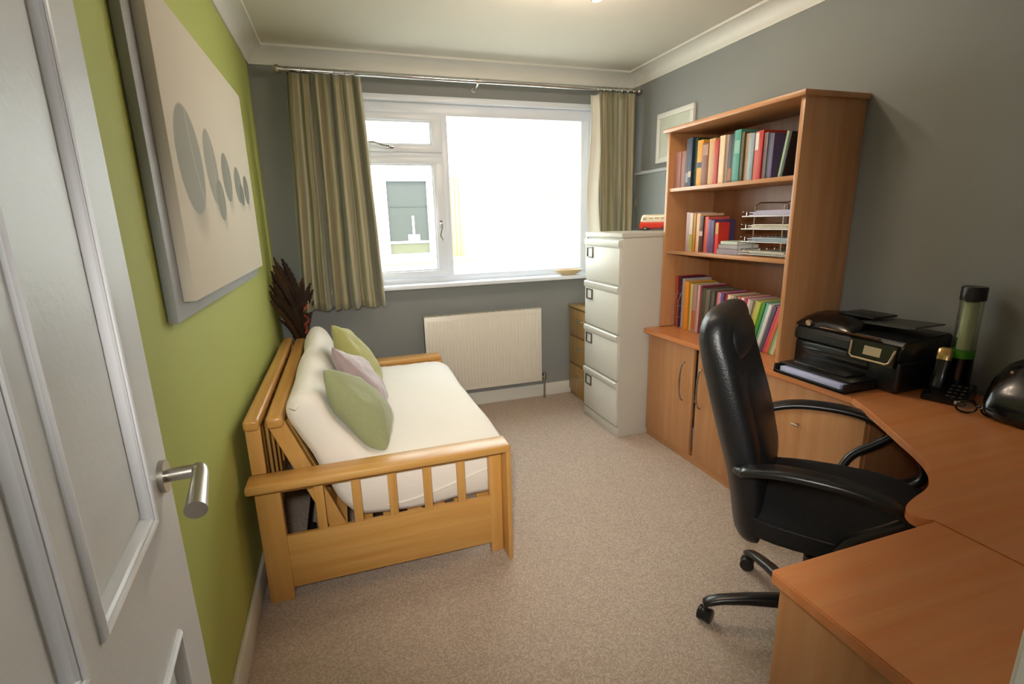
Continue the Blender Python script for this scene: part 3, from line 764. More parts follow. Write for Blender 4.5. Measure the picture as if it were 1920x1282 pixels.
def make_van():
    t = thing('toy_van', 'small red and white toy camper van on top of the filing cabinet', 'toy van', (2.505, 3.05, 1.322), rotz=math.radians(-42))
    # local: x forwards along the length
    Lh = 0.105
    bm = BM()
    secs = []
    for x, zt in ((-0.105, 0.040), (-0.100, 0.052), (0.085, 0.052), (0.103, 0.046), (0.108, 0.030)):
        secs.append(ring((x, 0, 0.012+zt/2), (0, 0.043, 0), (0, 0, zt/2), 20, 4.5))
    add_loft(bm, secs); part('lower_body', bm, mat('van_red', 'd8331f', 0.25, coat=0.5), t, 'red lower body', local=True)
    bm = BM(); secs = []
    for z, a, b in ((0.058, 0.103, 0.0425), (0.075, 0.100, 0.041), (0.095, 0.094, 0.037), (0.104, 0.088, 0.032), (0.108, 0.074, 0.02)):
        secs.append(ring((-0.001, 0, z), (a, 0, 0), (0, b, 0), 28, 5))
    add_loft(bm, secs); part('upper_body', bm, mat('van_cream', 'e6dcc2', 0.3, coat=0.4), t, 'white roof and window band', local=True)
    bm = BM()
    for s in (-1, 1):
        for x in (-0.07, -0.03, 0.01, 0.05): add_box(bm, x-0.015, x+0.015, s*0.0375-0.003, s*0.0375+0.003, 0.070, 0.088, 0.002)
    add_box(bm, 0.092, 0.098, -0.03, 0.03, 0.070, 0.088, 0.002); add_box(bm, -0.1, -0.094, -0.03, 0.03, 0.070, 0.088, 0.002)
    part('windows', bm, mat('van_window', 'b9a98a', 0.2), t, local=True)
    for x in (-0.065, 0.065):
        for s in (-1, 1):
            bm = BM(); add_tube(bm, [(x, s*0.034, 0.0145), (x, s*0.046, 0.0145)], 0.0145, 18); w_ = part('wheel', bm, 'black', t, local=True)
            bm = BM(); add_tube(bm, [(x, s*0.0455, 0.0145), (x, s*0.0475, 0.0145)], 0.008, 14); part('hubcap', bm, 'chrome', w_, local=True)
make_van()
def ornament():
    bm = BM(); add_lathe(bm, [(0.001, 1.322), (0.022, 1.322), (0.024, 1.335), (0.012, 1.36), (0.016, 1.40), (0.021, 1.44), (0.014, 1.47), (0.015, 1.485), (0.001, 1.50)], (2.60, 2.955), 18)
    tag(obj('ornament', bm, 'white'), 'slim white ornament standing behind the toy van against the bookcase', 'ornament')
ornament()

# grey cupboard and framed picture on the right wall
def wall_items():
    t = thing('wall_cupboard', 'flat grey painted meter cupboard on the wall above the filing cabinet', 'cupboard', (W-0.03, 3.2, 1.33))
    part('cupboard_box', box(W-0.055, W, 2.86, 3.47, 1.335, 1.725, 0.002), mat('cupboard_side_grey', '4e514e', 0.7), t)
    part('cupboard_door', box(W-0.072, W-0.055, 2.85, 3.475, 1.33, 1.72, 0.002), mat('cupboard_door_grey', '70736e', 0.5), t)
    part('top_ledge', box(W-0.08, W, 2.85, 3.48, 1.72, 1.742, 0.003), mat('ledge_pale_grey', '9c9f9c', 0.5), t, 'pale grey top edge')
    bm = BM(); add_box(bm, W-0.078, W-0.068, 3.462, 3.482, 1.49, 1.55, 0.002); part('hinge', bm, 'brushed', t)
    t = thing('framed_picture', 'small picture in a flat white frame on the wall, partly behind the bookcase top', 'picture', (W-0.01, 3.1, 1.78))
    bm = BM(); y0, y1, z0, z1, f = 2.905, 3.305, 1.785, 2.115, 0.035
    for b in ((y0, y1, z1-f, z1), (y0, y1, z0, z0+f), (y0, y0+f, z0+f, z1-f), (y1-f, y1, z0+f, z1-f)): add_box(bm, W-0.022, W-0.001, *b, 0.003)
    part('frame', bm, 'trim', t)
    part('print', box(W-0.012, W-0.002, y0+f, y1-f, z0+f, z1-f, 0), mat('pale_print', 'bdbfae', 0.5, var=0.12, vscale=9), t, 'pale greenish print')
wall_items()

# bowl on the sill
bm = BM(); add_lathe(bm, [(0.001, 0.985), (0.055, 0.985), (0.085, 1.0), (0.118, 1.022), (0.120, 1.026), (0.114, 1.026), (0.08, 1.006), (0.05, 0.995), (0.001, 0.993)], (2.11, L-0.055+0.02), 36)
for v in bm.verts: v.co.y = L-0.035+(v.co.y-(L-0.035))*0.45
tag(obj('bowl', bm, mat('bowl_cream_wood', 'cbb389', 0.5)), 'shallow oval cream wooden dish on the window sill', 'bowl')

# oak drawer unit behind the filing cabinet
def make_oak():
    x0, x1, y0, y1, h = 2.125, 2.60, 3.215, 3.635, 0.752
    t = thing('drawer_unit', 'low oak drawer unit in the corner behind the filing cabinet', 'drawer unit', ((x0+x1)/2, (y0+y1)/2, 0))
    part('body', box(x0+0.012, x1, y0, y1, 0.0, h-0.02, 0.003), 'oak', t)
    part('top', box(x0-0.012, x1, y0-0.005, y1+0.003, h-0.02, h, 0.004), 'oak', t)
    for z0, z1 in ((0.05, 0.27), (0.28, 0.50), (0.51, 0.725)):
        d = part('drawer', box(x0-0.004, x0+0.013, y0+0.008, y1-0.008, z0, z1, 0.003), 'oak', t)
        bm = BM(); c = (z0+z1)/2+0.03; add_tube(bm, [(x0-0.004, 3.37, c), (x0-0.024, 3.375, c), (x0-0.024, 3.475, c), (x0-0.004, 3.48, c)], 0.005, 8)
        part('handle', bm, 'chrome', d)
make_oak()

# ------------------------------------------------------------------ bookcase hutch
BX, BY0, BY1, BZ, BT = 2.318, 1.748, 2.692, 0.735, 1.910
XB = W-0.004
def make_hutch():
    t = thing('bookcase', 'beech bookcase hutch with three open shelves standing on the long cabinet', 'bookcase', ((BX+XB)/2, (BY0+BY1)/2, BZ))
    part('side_panel', box(BX, XB, BY0, BY0+0.022, BZ, BT-0.024, 0.0015), 'beech', t)
    part('side_panel', box(BX, XB, BY1-0.022, BY1, BZ, BT-0.024, 0.0015), 'beech', t)
    part('top_board', box(BX-0.022, XB, BY0-0.016, BY1+0.016, BT-0.024, BT, 0.004), 'beech_y', t)
    part('back_panel', box(XB-0.010, XB, BY0+0.022, BY1-0.022, BZ, BT-0.024, 0), 'beech_dark', t)
    for z in (1.575, 1.212): part('shelf', box(BX+0.008, XB-0.010, BY0+0.022, BY1-0.022, z-0.020, z, 0.002), 'beech_y', t)
make_hutch()
# long low cabinet
CX, CY0, CY1 = 2.246, 1.250, 2.694
def make_cabinet():
    t = thing('low_cabinet', 'long low beech cabinet with bow-handled doors under the bookcase', 'cabinet', ((CX+XB)/2, (CY0+CY1)/2, 0))
    bm = BM()
    add_box(bm, CX+0.02, XB, CY1-0.018, CY1, 0, 0.705); add_box(bm, CX+0.02, XB, CY0, CY0+0.018, 0, 0.705)
    add_box(bm, CX+0.02, XB, 1.725, 1.743, 0.04, 0.705); add_box(bm, CX+0.03, XB, CY0+0.018, CY1-0.018, 0.045, 0.062)
    add_box(bm, XB-0.008, XB, CY0, CY1, 0.04, 0.705); add_box(bm, CX+0.04, XB-0.01, 1.743, CY1-0.018, 0.36, 0.378)
    part('carcass', bm, 'beech', t)
    part('plinth', box(CX+0.012, CX+0.03, CY0, CY1, 0, 0.045, 0.001), 'beech_y', t)
    def dr(y0, y1): return part('door', box(CX, CX+0.018, y0, y1, 0.048, 0.700, 0.002), 'beech', t)
    def bow(y, d):
        bm = BM(); add_tube(bm, smooth_curve([(CX, y, 0.595), (CX-0.018, y, 0.585), (CX-0.028, y, 0.54), (CX-0.031, y, 0.48), (CX-0.028, y, 0.42), (CX-0.018, y, 0.375), (CX, y, 0.365)], 4), 0.005, 8)
        part('handle', bm, 'brushed', d, 'steel bow handle')
    bow(2.325, dr(2.248, 2.692)); bow(2.172, dr(1.765, 2.212))
    d = dr(1.256, 1.742)
    bm = BM(); add_tube(bm, [(CX, 1.541, 0.522), (CX-0.022, 1.541, 0.522)], 0.005, 10); add_tube(bm, [(CX-0.022, 1.525, 0.522), (CX-0.022, 1.557, 0.522)], 0.005, 10)
    part('knob', bm, 'brushed', d)
make_cabinet()
# folders inside the cabinet, glimpsed through the gap between the doors
for k, (z0, z1, c, lb) in enumerate(((0.062, 0.17, 'c9c4bb', 'pale box inside the low cabinet, on its floor behind the door gap'), (0.378, 0.60, '2a2a2e', 'dark folder inside the low cabinet, on its shelf behind the door gap'))):
    o = obj('storage_box', box(2.34, 2.60, 2.10, 2.34, z0, z1, 0.003), mat('storage_%d' % k, c, 0.6)); tag(o, lb, 'box')

# worktops
def arc_pts(pts, k=5): return [(p.x, p.y) for p in smooth_curve([(a, b, 0) for a, b in pts], k)]
def worktop(name, pts, m, label, cat):
    bm = BM(); add_prism(bm, pts, 0.705, 0.731, 'z')
    es = [e for e in bm.edges if abs(e.verts[0].co.z-e.verts[1].co.z) < 1e-6]
    bmesh.ops.bevel(bm, geom=es, offset=0.003, segments=2, affect='EDGES')
    return bm
bm = worktop('w', [(W-0.002, 1.3005), (W-0.002, 2.694), (2.23, 2.694)] + arc_pts([(2.205, 2.688), (2.194, 2.665), (2.20, 2.50), (2.212, 2.0), (2.215, 1.60), (2.212, 1.3005)], 4), 'beech_top_y', '', '')
tag(obj('worktop', bm, 'beech_top_y', ang=30), 'straight beech worktop over the low cabinet, carrying bookcase and printer', 'worktop')
curve = arc_pts([(2.212, 1.2995), (2.165, 1.215), (2.10, 1.11), (2.03, 1.005), (1.975, 0.920), (1.925, 0.855), (1.872, 0.808), (1.79, 0.762), (1.715, 0.742), (1.655, 0.722), (1.627, 0.695), (1.630, 0.668), (1.6465, 0.655)], 4)
def make_corner_desk():
    t = thing('corner_desk', 'curved beech corner desk top sweeping round the office chair', 'desk', (2.2, 0.75, 0))
    bm = worktop('c', [(1.6465, NY+0.003), (W-0.002, NY+0.003), (W-0.002, 1.2995)] + curve, 0, 0, 0)
    part('desktop', bm, 'beech_top', t, ang=30)
    part('end_panel', box(1.665, 1.683, NY+0.02, 0.63, 0, 0.705, 0.002), 'beech', t)
    part('modesty_panel', box(2.60, 2.62, 0.35, 1.24, 0.30, 0.705, 0.002), 'beech_y', t)
make_corner_desk()
def make_return():
    t = thing('desk_pedestal', 'straight beech desk unit nearest the camera, beside the doorway', 'desk', (1.4, 0.42, 0))
    bm = worktop('r', [(1.175, NY+0.022), (1.6445, NY+0.022), (1.6445, 0.655), (1.185, 0.655), (1.175, 0.648)], 0, 0, 0)
    part('desktop', bm, 'beech_top', t, ang=30)
    part('side_panel', box(1.190, 1.208, NY+0.024, 0.640, 0, 0.705, 0.002), 'beech', t)
    part('side_panel', box(1.640, 1.658, NY+0.024, 0.640, 0, 0.705, 0.002), 'beech', t)
    part('back_panel', box(1.208, 1.640, NY+0.024, NY+0.036, 0.03, 0.705, 0.001), 'beech_x', t)
    for i, (z0, z1) in enumerate(((0.05, 0.265), (0.27, 0.485), (0.49, 0.70))):
        d = part('drawer', box(1.212, 1.636, 0.624, 0.642, z0, z1, 0.002), 'beech_x', t)
        bm = BM(); add_tube(bm, smooth_curve([(1.36, 0.642, (z0+z1)/2), (1.37, 0.665, (z0+z1)/2), (1.48, 0.665, (z0+z1)/2), (1.49, 0.642, (z0+z1)/2)], 4), 0.005, 8); part('handle', bm, 'brushed', d)
make_return()

# ------------------------------------------------------------------ books
def make_book(x, y, z, w_, h_, d_, col, label, group, lean=0.0, name='book', band=None):
    """upright book: spine at x facing the room (-x), near side at y, width w_ along +y; lean tips the top along +y (radians)"""
    t = thing(name, label, 'book' if name == 'book' else name.replace('_', ' '), (x, y, z), 0, group)
    t.rotation_euler = (-lean, 0, 0)
    m = mat('cover_'+col, col, 0.5, var=0.1, vscale=40)
    bm = BM(); c = min(0.0025, w_*0.15)
    add_box(bm, 0, c+0.001, 0, w_, 0, h_, 0.0008); add_box(bm, 0.001, d_, 0, c, 0, h_); add_box(bm, 0.001, d_, w_-c, w_, 0, h_)
    part('cover', bm, m, t, local=True)
    bm = BM(); add_box(bm, c+0.0012, d_-0.003, c+0.0002, w_-c-0.0002, 0.003, h_-0.004)
    part('pages', bm, 'white', t, local=True)
    if band:
        bm = BM(); add_box(bm, -0.0008, 0.0005, w_*0.1, w_*0.9, h_*band[1], h_*band[2])
        part('spine_panel', bm, mat('spine_'+band[0], band[0], 0.5), t, local=True)
    return t
# top shelf: from far (left in the photo) to near; y runs down
G1 = 'books on the top shelf'
top = [(0.060, 0.205, 'a8776a', 'short dusty-pink book at the far end of the top shelf', None),
       (0.040, 0.205, '9a6e66', 'short brownish-pink book, second from the far end of the top shelf', None),
       (0.034, 0.265, '2b2a2c', 'tall black book beside the dusty-pink pair on the top shelf', ('8a8f9a', .1, .3)),
       (0.030, 0.268, '23304a', 'tall navy book beside the tall black one on the top shelf', ('b9a58a', .2, .32)),
       (0.026, 0.262, '1f3a26', 'tall dark green book just before the yellow one on the top shelf', None),
       (0.046, 0.245, 'd79b2e', 'bright yellow book with a dark band on the top shelf', ('3b3e55', .40, .52)),
       (0.052, 0.225, '7a4320', 'thick rusty brown book between the yellow and tan books', ('a1765b', .7, .95)),
       (0.046, 0.238, 'c39a64', 'thick tan book left of the red one on the top shelf', None),
       (0.034, 0.225, 'b23a34', 'red book in the middle of the top shelf, right of the thick tan one', None),
       (0.040, 0.240, 'e0c6a2', 'cream book right of the middle red one on the top shelf', None),
       (0.018, 0.240, 'a79288', 'thin greyish-pink book right of the cream one on the top shelf', None),
       (0.030, 0.238, '44474a', 'slate grey book with an amber foot on the top shelf', ('9c5a1c', .04, .3)),
       (0.018, 0.245, '1d3325', 'thin blackish-green book touching the teal one on the top shelf', None),
       (0.042, 0.250, '4a9080', 'teal book, the tallest in the near half of the top shelf', ('7fae9c', .55, .8)),
       (0.020, 0.235, '5c5237', 'thin olive-brown book right of the teal one on the top shelf', None),
       (0.030, 0.225, 'b8a284', 'beige book near the pale blue one on the top shelf', None),
       (0.032, 0.220, '8c9aa0', 'pale blue-grey book in the near half of the top shelf', None),
       (0.026, 0.222, 'c9655a', 'coral book with a white head in the near part of the top shelf', ('d8d2c4', .62, .97)),
       (0.026, 0.224, 'b02a1e', 'bright red tall book near the near end of the top shelf', None),
       (0.022, 0.210, '7e6c6e', 'mauve-grey book right of the bright red one on the top shelf', None),
       (0.020, 0.205, '39454e', 'thin slate-blue book before the leaning ones on the top shelf', None),
       (0.020, 0.200, '5a4a6a', 'thin violet book before the leaning ones on the top shelf', None)]
y = 2.668; rb = random.Random(5)
for (w_, h_, col, lb, band) in top:
    w_ *= 1.04
    y -= w_; make_book(2.352+rb.uniform(-0.006, 0.008), y, 1.575, w_-0.001, h_*0.985, 0.17+rb.uniform(0, 0.03), col, lb, G1, band=band)
for k, (col, lb) in enumerate((('8fa27c', 'pale green thin book leaning on its neighbours at the near end of the top shelf'), ('18181a', 'black thin book leaning against the near side panel of the top shelf'))):
    w_ = 0.013; make_book(2.352, y-0.050-0.0145*k, 1.575, w_, 0.195-0.004*k, 0.15, col, lb, G1, lean=-0.16)
# middle shelf
G2 = 'books on the middle shelf'
mid = [(0.030, 0.222, 'b59a9c', 'pale pink-lilac book at the far end of the middle shelf', None),
       (0.030, 0.218, 'cbb69c', 'cream book with an olive foot on the middle shelf', ('a99f3a', .04, .45)),
       (0.024, 0.214, 'b07c1e', 'mustard book left of the peach one on the middle shelf', None),
       (0.034, 0.214, 'e2b48a', 'peach book on the middle shelf', None),
       (0.034, 0.200, '4b2a20', 'dark brown book with a pale spot on the middle shelf', ('c8a8a4', .45, .58)),
       (0.034, 0.196, 'cc5c4a', 'coral-red book on the middle shelf right of the dark brown one', None),
       (0.026, 0.180, '6a4a78', 'purple book on the middle shelf', None),
       (0.026, 0.176, '55436a', 'dark violet book on the middle shelf beside the scarlet one', None),
       (0.030, 0.165, 'd8392c', 'scarlet book on the middle shelf, the last upright one', ('c89a4a', .62, .97))]
y = 2.545
for (w_, h_, col, lb, band) in mid:
    y -= w_; make_book(2.372+rb.uniform(-0.004, 0.006), y, 1.212, w_-0.001, h_, 0.16 if h_ > 0.2 else (0.14 if h_ > .17 else 0.07), col, lb, G2, band=band)
def lying(x0, x1, y0, y1, z, h, col, lb, rot=0, g='books lying on the middle shelf'):
    t = thing('book', lb, 'book', ((x0+x1)/2, (y0+y1)/2, z), rot, g); a, b = (x1-x0)/2, (y1-y0)/2
    bm = BM(); add_box(bm, -a, a, -b, b, 0, 0.002); add_box(bm, -a, a, -b, b, h-0.002, h); add_box(bm, -a, -a+0.003, -b, b, 0.001, h-0.001)
    part('cover', bm, mat('cover_'+col, col, 0.5), t, local=True)
    bm = BM(); add_box(bm, -a+0.003, a-0.003, -b+0.003, b-0.003, 0.002, h-0.002); part('pages', bm, 'white', t, local=True)
lying(2.345, 2.50, 2.095, 2.245, 1.212, 0.030, '8c8088', 'grey-mauve book lying flat at the bottom of the small pile')
lying(2.35, 2.49, 2.10, 2.24, 1.242, 0.022, '9a9290', 'warm grey book lying flat, second of the small pile')
lying(2.355, 2.48, 2.11, 2.23, 1.264, 0.016, 'c3ccb4', 'pale green book lying on top of the small pile')
# letter tray stack
def letter_tray():
    x0, x1, y0, y1 = 2.352, 2.60, 1.790, 2.085
    t = thing('letter_tray', 'four-tier wire letter tray on the middle shelf', 'letter tray', ((x0+x1)/2, (y0+y1)/2, 1.212))
    lv = [1.222, 1.283, 1.344, 1.405]
    for z in lv:
        bm = BM()
        P = [(x0, y0, z), (x1, y0, z), (x1, y1, z), (x0, y1, z), (x0, y0, z)]
        add_tube(bm, P, 0.0028, 6); add_tube(bm, [(p[0], p[1], z+0.022) for p in P[:4]], 0.0022, 6)
        for i in range(9): yy = y0+(y1-y0)*(i+1)/10; add_tube(bm, [(x0, yy, z), (x1, yy, z)], 0.0015, 5)
        for i in range(5): xx = x0+(x1-x0)*(i+0.5)/5; add_tube(bm, [(xx, y0, z), (xx, y0, z+0.022)], 0.0015, 5); add_tube(bm, [(xx, y1, z), (xx, y1, z+0.022)], 0.0015, 5)
        part('tray', bm, 'brushed', t)
    for y in (y0+0.06, y1-0.06):
        bm = BM(); add_tube(bm, [(x0+0.02, y, 1.214), (x0+0.02, y, 1.455), (x0+0.05, y, 1.468), (x1-0.03, y, 1.468), (x1-0.02, y, 1.455), (x1-0.02, y, 1.214)], 0.0036, 8)
        part('upright', bm, 'chrome', t)
    cols = [('c9c4b4', 0.014, 'cream papers in the lowest tier of the letter tray'), ('aebcc4', 0.018, 'bluish papers in the second tier of the letter tray'),
            ('d2c8b6', 0.020, 'cream papers in the third tier of the letter tray'), ('b6b0c4', 0.024, 'lilac-white papers in the top tier of the letter tray')]
    for z, (c, h, lb) in zip(lv, cols):
        bm = BM(); n = 4
        for k in range(n):
            dx, dy = rb.uniform(-0.006, 0.006), rb.uniform(-0.01, 0.01); a = z+0.003+h*k/n
            add_box(bm, x0+0.008+dx, x1-0.01, y0+0.018+dy, y1-0.022+dy-0.04*(k % 2), a, a+h/n-0.0006, 0)
        tag(obj('paper_stack', bm, mat('papers_'+c, c, 0.7)), lb, 'papers', 'papers in the letter tray')
letter_tray()
# lower row, standing on the worktop
G3 = 'books and magazines on the cabinet top inside the bookcase'
low = [(0.028, 0.320, 'a4452c', 'rust-red folder at the far end of the bottom row', None, 0),
       (0.030, 0.318, '4a1830', 'dark plum file at the far end of the bottom row', None, 0),
       (0.034, 0.308, 'a8a29a', 'pale grey book right of the plum file in the bottom row', None, 0),
       (0.042, 0.295, 'e0912a', 'bright orange book in the bottom row', None, 0),
       (0.014, 0.290, '8d8a22', 'thin olive book beside the orange one in the bottom row', None, 0),
       (0.020, 0.285, 'd8bf86', 'pale yellow book in the far half of the bottom row', None, 0),
       (0.042, 0.283, 'b0907c', 'beige book with an orange foot in the bottom row', ('b8663a', .05, .45), 0),
       (0.026, 0.285, 'caa2a0', 'pale pink book in the far half of the bottom row', None, -0.02),
       (0.018, 0.284, '7c3040', 'burgundy book right of the pale pink one in the bottom row', None, -0.02),
       (0.030, 0.272, '4a4a2a', 'dark olive book in the bottom row, left of the chair headrest', None, -0.03),
       (0.034, 0.268, '6c6252', 'grey-brown book above the chair headrest in the bottom row', None, -0.03),
       (0.028, 0.266, '54544a', 'dark grey-green book above the chair headrest in the bottom row', None, -0.04)]
y = 2.668
for (w_, h_, col, lb, band, ln) in low:
    y -= w_; make_book(2.405+rb.uniform(-0.004, 0.01), y, 0.7312, w_-0.001, h_, 0.19, col, lb, G3, lean=ln, band=band)
mags = [('c8604c', 'salmon magazine, first of the leaning row'), ('b88aa8', 'pink-lilac thin magazine in the leaning row'), ('5a4a7c', 'indigo magazine in the leaning row'), ('b83228', 'crimson-red magazine in the leaning row'),
        ('d6c8a0', 'cream magazine with a thick spine in the leaning row'), ('bcae90', 'beige magazine right of the cream one in the leaning row'), ('8c7468', 'brown-grey magazine in the leaning row'), ('d07258', 'orange-coral magazine in the leaning row'),
        ('d8cfc4', 'white magazine left of the magenta one in the leaning row'), ('b02a52', 'magenta magazine in the leaning row'), ('d0a8a4', 'pale pink magazine right of the magenta one'), ('9a9480', 'stone-grey magazine in the leaning row'),
        ('c2a864', 'sand magazine left of the lime one in the leaning row'), ('a8b43a', 'lime-green magazine in the leaning row'), ('3c8c34', 'leaf-green magazine in the leaning row'), ('74a898', 'pale teal magazine in the leaning row'),
        ('d2d2cc', 'off-white magazine right of the pale teal one'), ('5a5468', 'dark mauve-grey magazine near the near end of the row'), ('c2405a', 'raspberry magazine near the near end of the row'), ('c8643a', 'burnt-orange magazine near the near end of the row'),
        ('7ca27c', 'soft green magazine, second last of the leaning row'), ('c4b88c', 'pale straw magazine at the near end of the leaning row')]
n = len(mags); y -= 0.012
for k, (col, lb) in enumerate(mags):
    f = k/(n-1); lean = -(0.06 + 0.235*min(1, f*1.15)); wv = 0.0240 if k in (4, 9, 13) else 0.0192
    lean_y = y - wv/math.cos(lean)
    y = lean_y
    # leaning backwards: bottom sits nearer (lower y), top falls towards the near side panel? tops go towards +y's opposite
    make_book(2.405+rb.uniform(-0.003, 0.008), y - 0.0, 0.7320, wv-0.0008, 0.262-0.01*f, 0.19, col, lb, G3, lean=lean, name='magazine')
# wire file in front of the far end
def wire_file():
    t = thing('wire_file', 'chrome wire magazine file around the plum file at the far end of the bottom row', 'magazine file', (2.45, 2.64, 0.731))
    bm = BM()
    x0, x1, y0, y1 = 2.385, 2.60, 2.602, 2.674
    for z, xa in ((0.735, x0), (0.80, x0), (0.87, x0), (0.94, x0+0.02)): add_tube(bm, [(x1, y0, z), (xa, y0, z), (xa, y1, z), (x1, y1, z)], 0.002, 6)
    for yv in (y0, (y0+y1)/2, y1): add_tube(bm, [(x0, yv, 0.735), (x0, yv, 0.90), (x0+0.03, yv, 0.97)], 0.002, 6)
    for i in range(4): xx = x0+0.05*(i+1); add_tube(bm, [(xx, y0, 0.735), (xx, y0, 0.94)], 0.0016, 5)
    part('wire_frame', bm, 'chrome', t)
wire_file()

# ------------------------------------------------------------------ printer
def make_printer():
    t = thing('printer', 'black all-in-one inkjet printer on the cabinet top beside the bookcase', 'printer', (2.5, 1.48, 0.731))
    z0 = 0.731; xf, xb, ya, yb = 2.372, 2.648, 1.252, 1.722
    bm = BM(); add_box(bm, xf+0.005, xb, ya, yb, z0+0.004, 0.858, 0.012, seg=3); part('body', bm, 'black', t)
    bm = BM()
    prof = [(xf+0.01, 0.858), (xf-0.006, 0.868), (xf-0.004, 0.905), (xf+0.022, 0.932), (xb-0.01, 0.950), (xb, 0.940), (xb, 0.858)]
    add_prism(bm, prof, ya+0.002, yb-0.002, 'y'); bmesh.ops.bevel(bm, geom=list(bm.edges), offset=0.004, segments=2, affect='EDGES')
    part('scanner_lid', bm, 'blacktop', t)
    # document feeder hump on the far half
    bm = BM(); secs = []
    for y, s in ((1.455, 0.25), (1.475, 0.75), (1.53, 0.95), (1.60, 1), (1.67, 0.95), (1.71, 0.75), (1.724, 0.35)):
        top = 0.930+0.058*s
        P = [Vector((xf+0.002, y, 0.925)), Vector((xf+0.012, y, 0.925+0.025*s)), Vector((xf+0.05, y, 0.925+0.047*s)), Vector((xf+0.11, y, top)), Vector((xf+0.19, y, top-0.004)), Vector((xb-0.02, y, 0.925+0.04*s)), Vector((xb-0.008, y, 0.925))]
        secs.append(P)
    add_loft(bm, secs); o = part('document_feeder', bm, 'blackgloss', t, ang=60)
    bm = BM(); add_box(bm, xf+0.10, xf+0.24, 1.445, 1.60, 0.983, 0.992, 0.003); part('feeder_cover', bm, 'black', t)
    # input tray flap rising to the near side
    bm = BM(); add_prism(bm, [(1.50, 0.962), (1.29, 0.972), (1.275, 0.978), (1.275, 0.983), (1.50, 0.972)], xf+0.09, xb-0.02, 'x'); part('feeder_tray', bm, mat('tray_dark_grey', '33352f', 0.35), t)
    # brass coloured edge line under the feeder
    bm = BM(); add_box(bm, xf-0.003, xf+0.012, 1.34, 1.60, 0.928, 0.934, 0.002); part('edge_strip', bm, mat('warm_gloss_strip', '6b4326', 0.2, metal=0.6), t, 'warm shiny edge strip')
    # control panel
    bm = BM(); add_prism(bm, [(xf-0.004, 0.835), (xf-0.020, 0.838), (xf-0.006, 0.918), (xf+0.010, 0.920)], 1.262, 1.450, 'y'); cp = part('control_panel', bm, 'blackgloss', t)
    def on(zz, off=0.0): return xf-0.020+(zz-0.838)/(0.080)*0.014-off
    def quad(y0, y1, za, zb, off0, off1):
        bm = BM(); P = [(on(za, off1), za), (on(zb, off1), zb), (on(zb, off0), zb), (on(za, off0), za)]; add_prism(bm, P, y0, y1, 'y'); return bm
    part('screen', quad(1.318, 1.386, 0.866, 0.900, -0.002, 0.0015), mat('screen_beige', 'a89878', 0.2), cp, 'beige touch screen')
    bm = BM(); add_tube(bm, [(on(.910, .002), 1.440, .910), (on(.856, .002), 1.437, .856), (on(.847, .002), 1.425, .847), (on(.847, .002), 1.290, .847), (on(.854, .002), 1.278, .854), (on(.905, .002), 1.266, .905)], 0.0045, 8)
    part('panel_trim', bm, 'silver', cp, 'silver U-shaped trim')
    # round emblem
    bm = BM(); add_tube(bm, [(xf+0.004, 1.655, 0.943), (xf-0.006, 1.655, 0.940)], 0.013, 20); part('round_badge', bm, 'silver', t, 'silver oval badge')
    # output slot and paper tray
    part('output_slot', box(xf-0.001, xf+0.02, 1.37, 1.69, 0.800, 0.832, 0.003), 'blackgloss', t)
    bm = BM(); add_box(bm, 2.205, xf+0.03, 1.325, 1.665, z0+0.002, z0+0.012, 0.003); add_box(bm, 2.205, xf+0.02, 1.325, 1.337, z0+0.002, z0+0.040, 0.004); add_box(bm, 2.205, xf+0.02, 1.653, 1.665, z0+0.002, z0+0.040, 0.004)
    add_box(bm, 2.205, 2.212, 1.325, 1.665, z0+0.002, z0+0.016, 0.002)
    add_box(bm, 2.235, xf+0.03, 1.328, 1.662, z0+0.038, z0+0.046, 0.003); add_box(bm, 2.27, xf+0.03, 1.375, 1.62, z0+0.045, z0+0.056, 0.004)
    part('paper_tray', bm, 'black', t)
    bm = BM(); add_box(bm, 2.217, 2.42, 1.355, 1.640, z0+0.0125, z0+0.032, 0.001)
    tag(obj('paper_stack', bm, 'paperblue'), 'bluish white printer paper in the tray at the front of the black printer', 'papers')
make_printer()

# ------------------------------------------------------------------ small things on the desk
def make_tube():
    c = (2.592, 1.182)
    t = thing('drinks_bottle', 'tall clear sports shaker with black cap and green band beside the printer', 'bottle', (c[0], c[1], 0.731))
    z = 0.731
    bm = BM(); add_lathe(bm, [(0.001, z), (0.036, z), (0.037, z+0.01), (0.035, 0.878), (0.001, 0.878)], c); part('base', bm, 'blackgloss', t)
    bm = BM(); add_lathe(bm, [(0.001, 0.878), (0.0365, 0.878), (0.0365, 0.908), (0.001, 0.908)], c); part('green_band', bm, 'greenplastic', t, 'green band')
    bm = BM(); add_lathe(bm, [(0.0355, 0.908), (0.0355, 1.093), (0.0335, 1.093), (0.0335, 0.908), (0.0355, 0.908)], c); part('clear_tube', bm, 'tube', t)
    bm = BM(); add_lathe(bm, [(0.001, 0.9085), (0.022, 0.9085), (0.022, 1.086), (0.001, 1.086)], c, 16); part('inner_filler', bm, mat('pale_powder', 'ccd0b6', 0.8, var=0.15, vscale=20), t)
    bm = BM(); add_lathe(bm, [(0.001, 1.093), (0.0375, 1.093), (0.038, 1.098), (0.038, 1.138), (0.036, 1.142), (0.001, 1.142)], c); part('cap', bm, 'black', t)
make_tube()
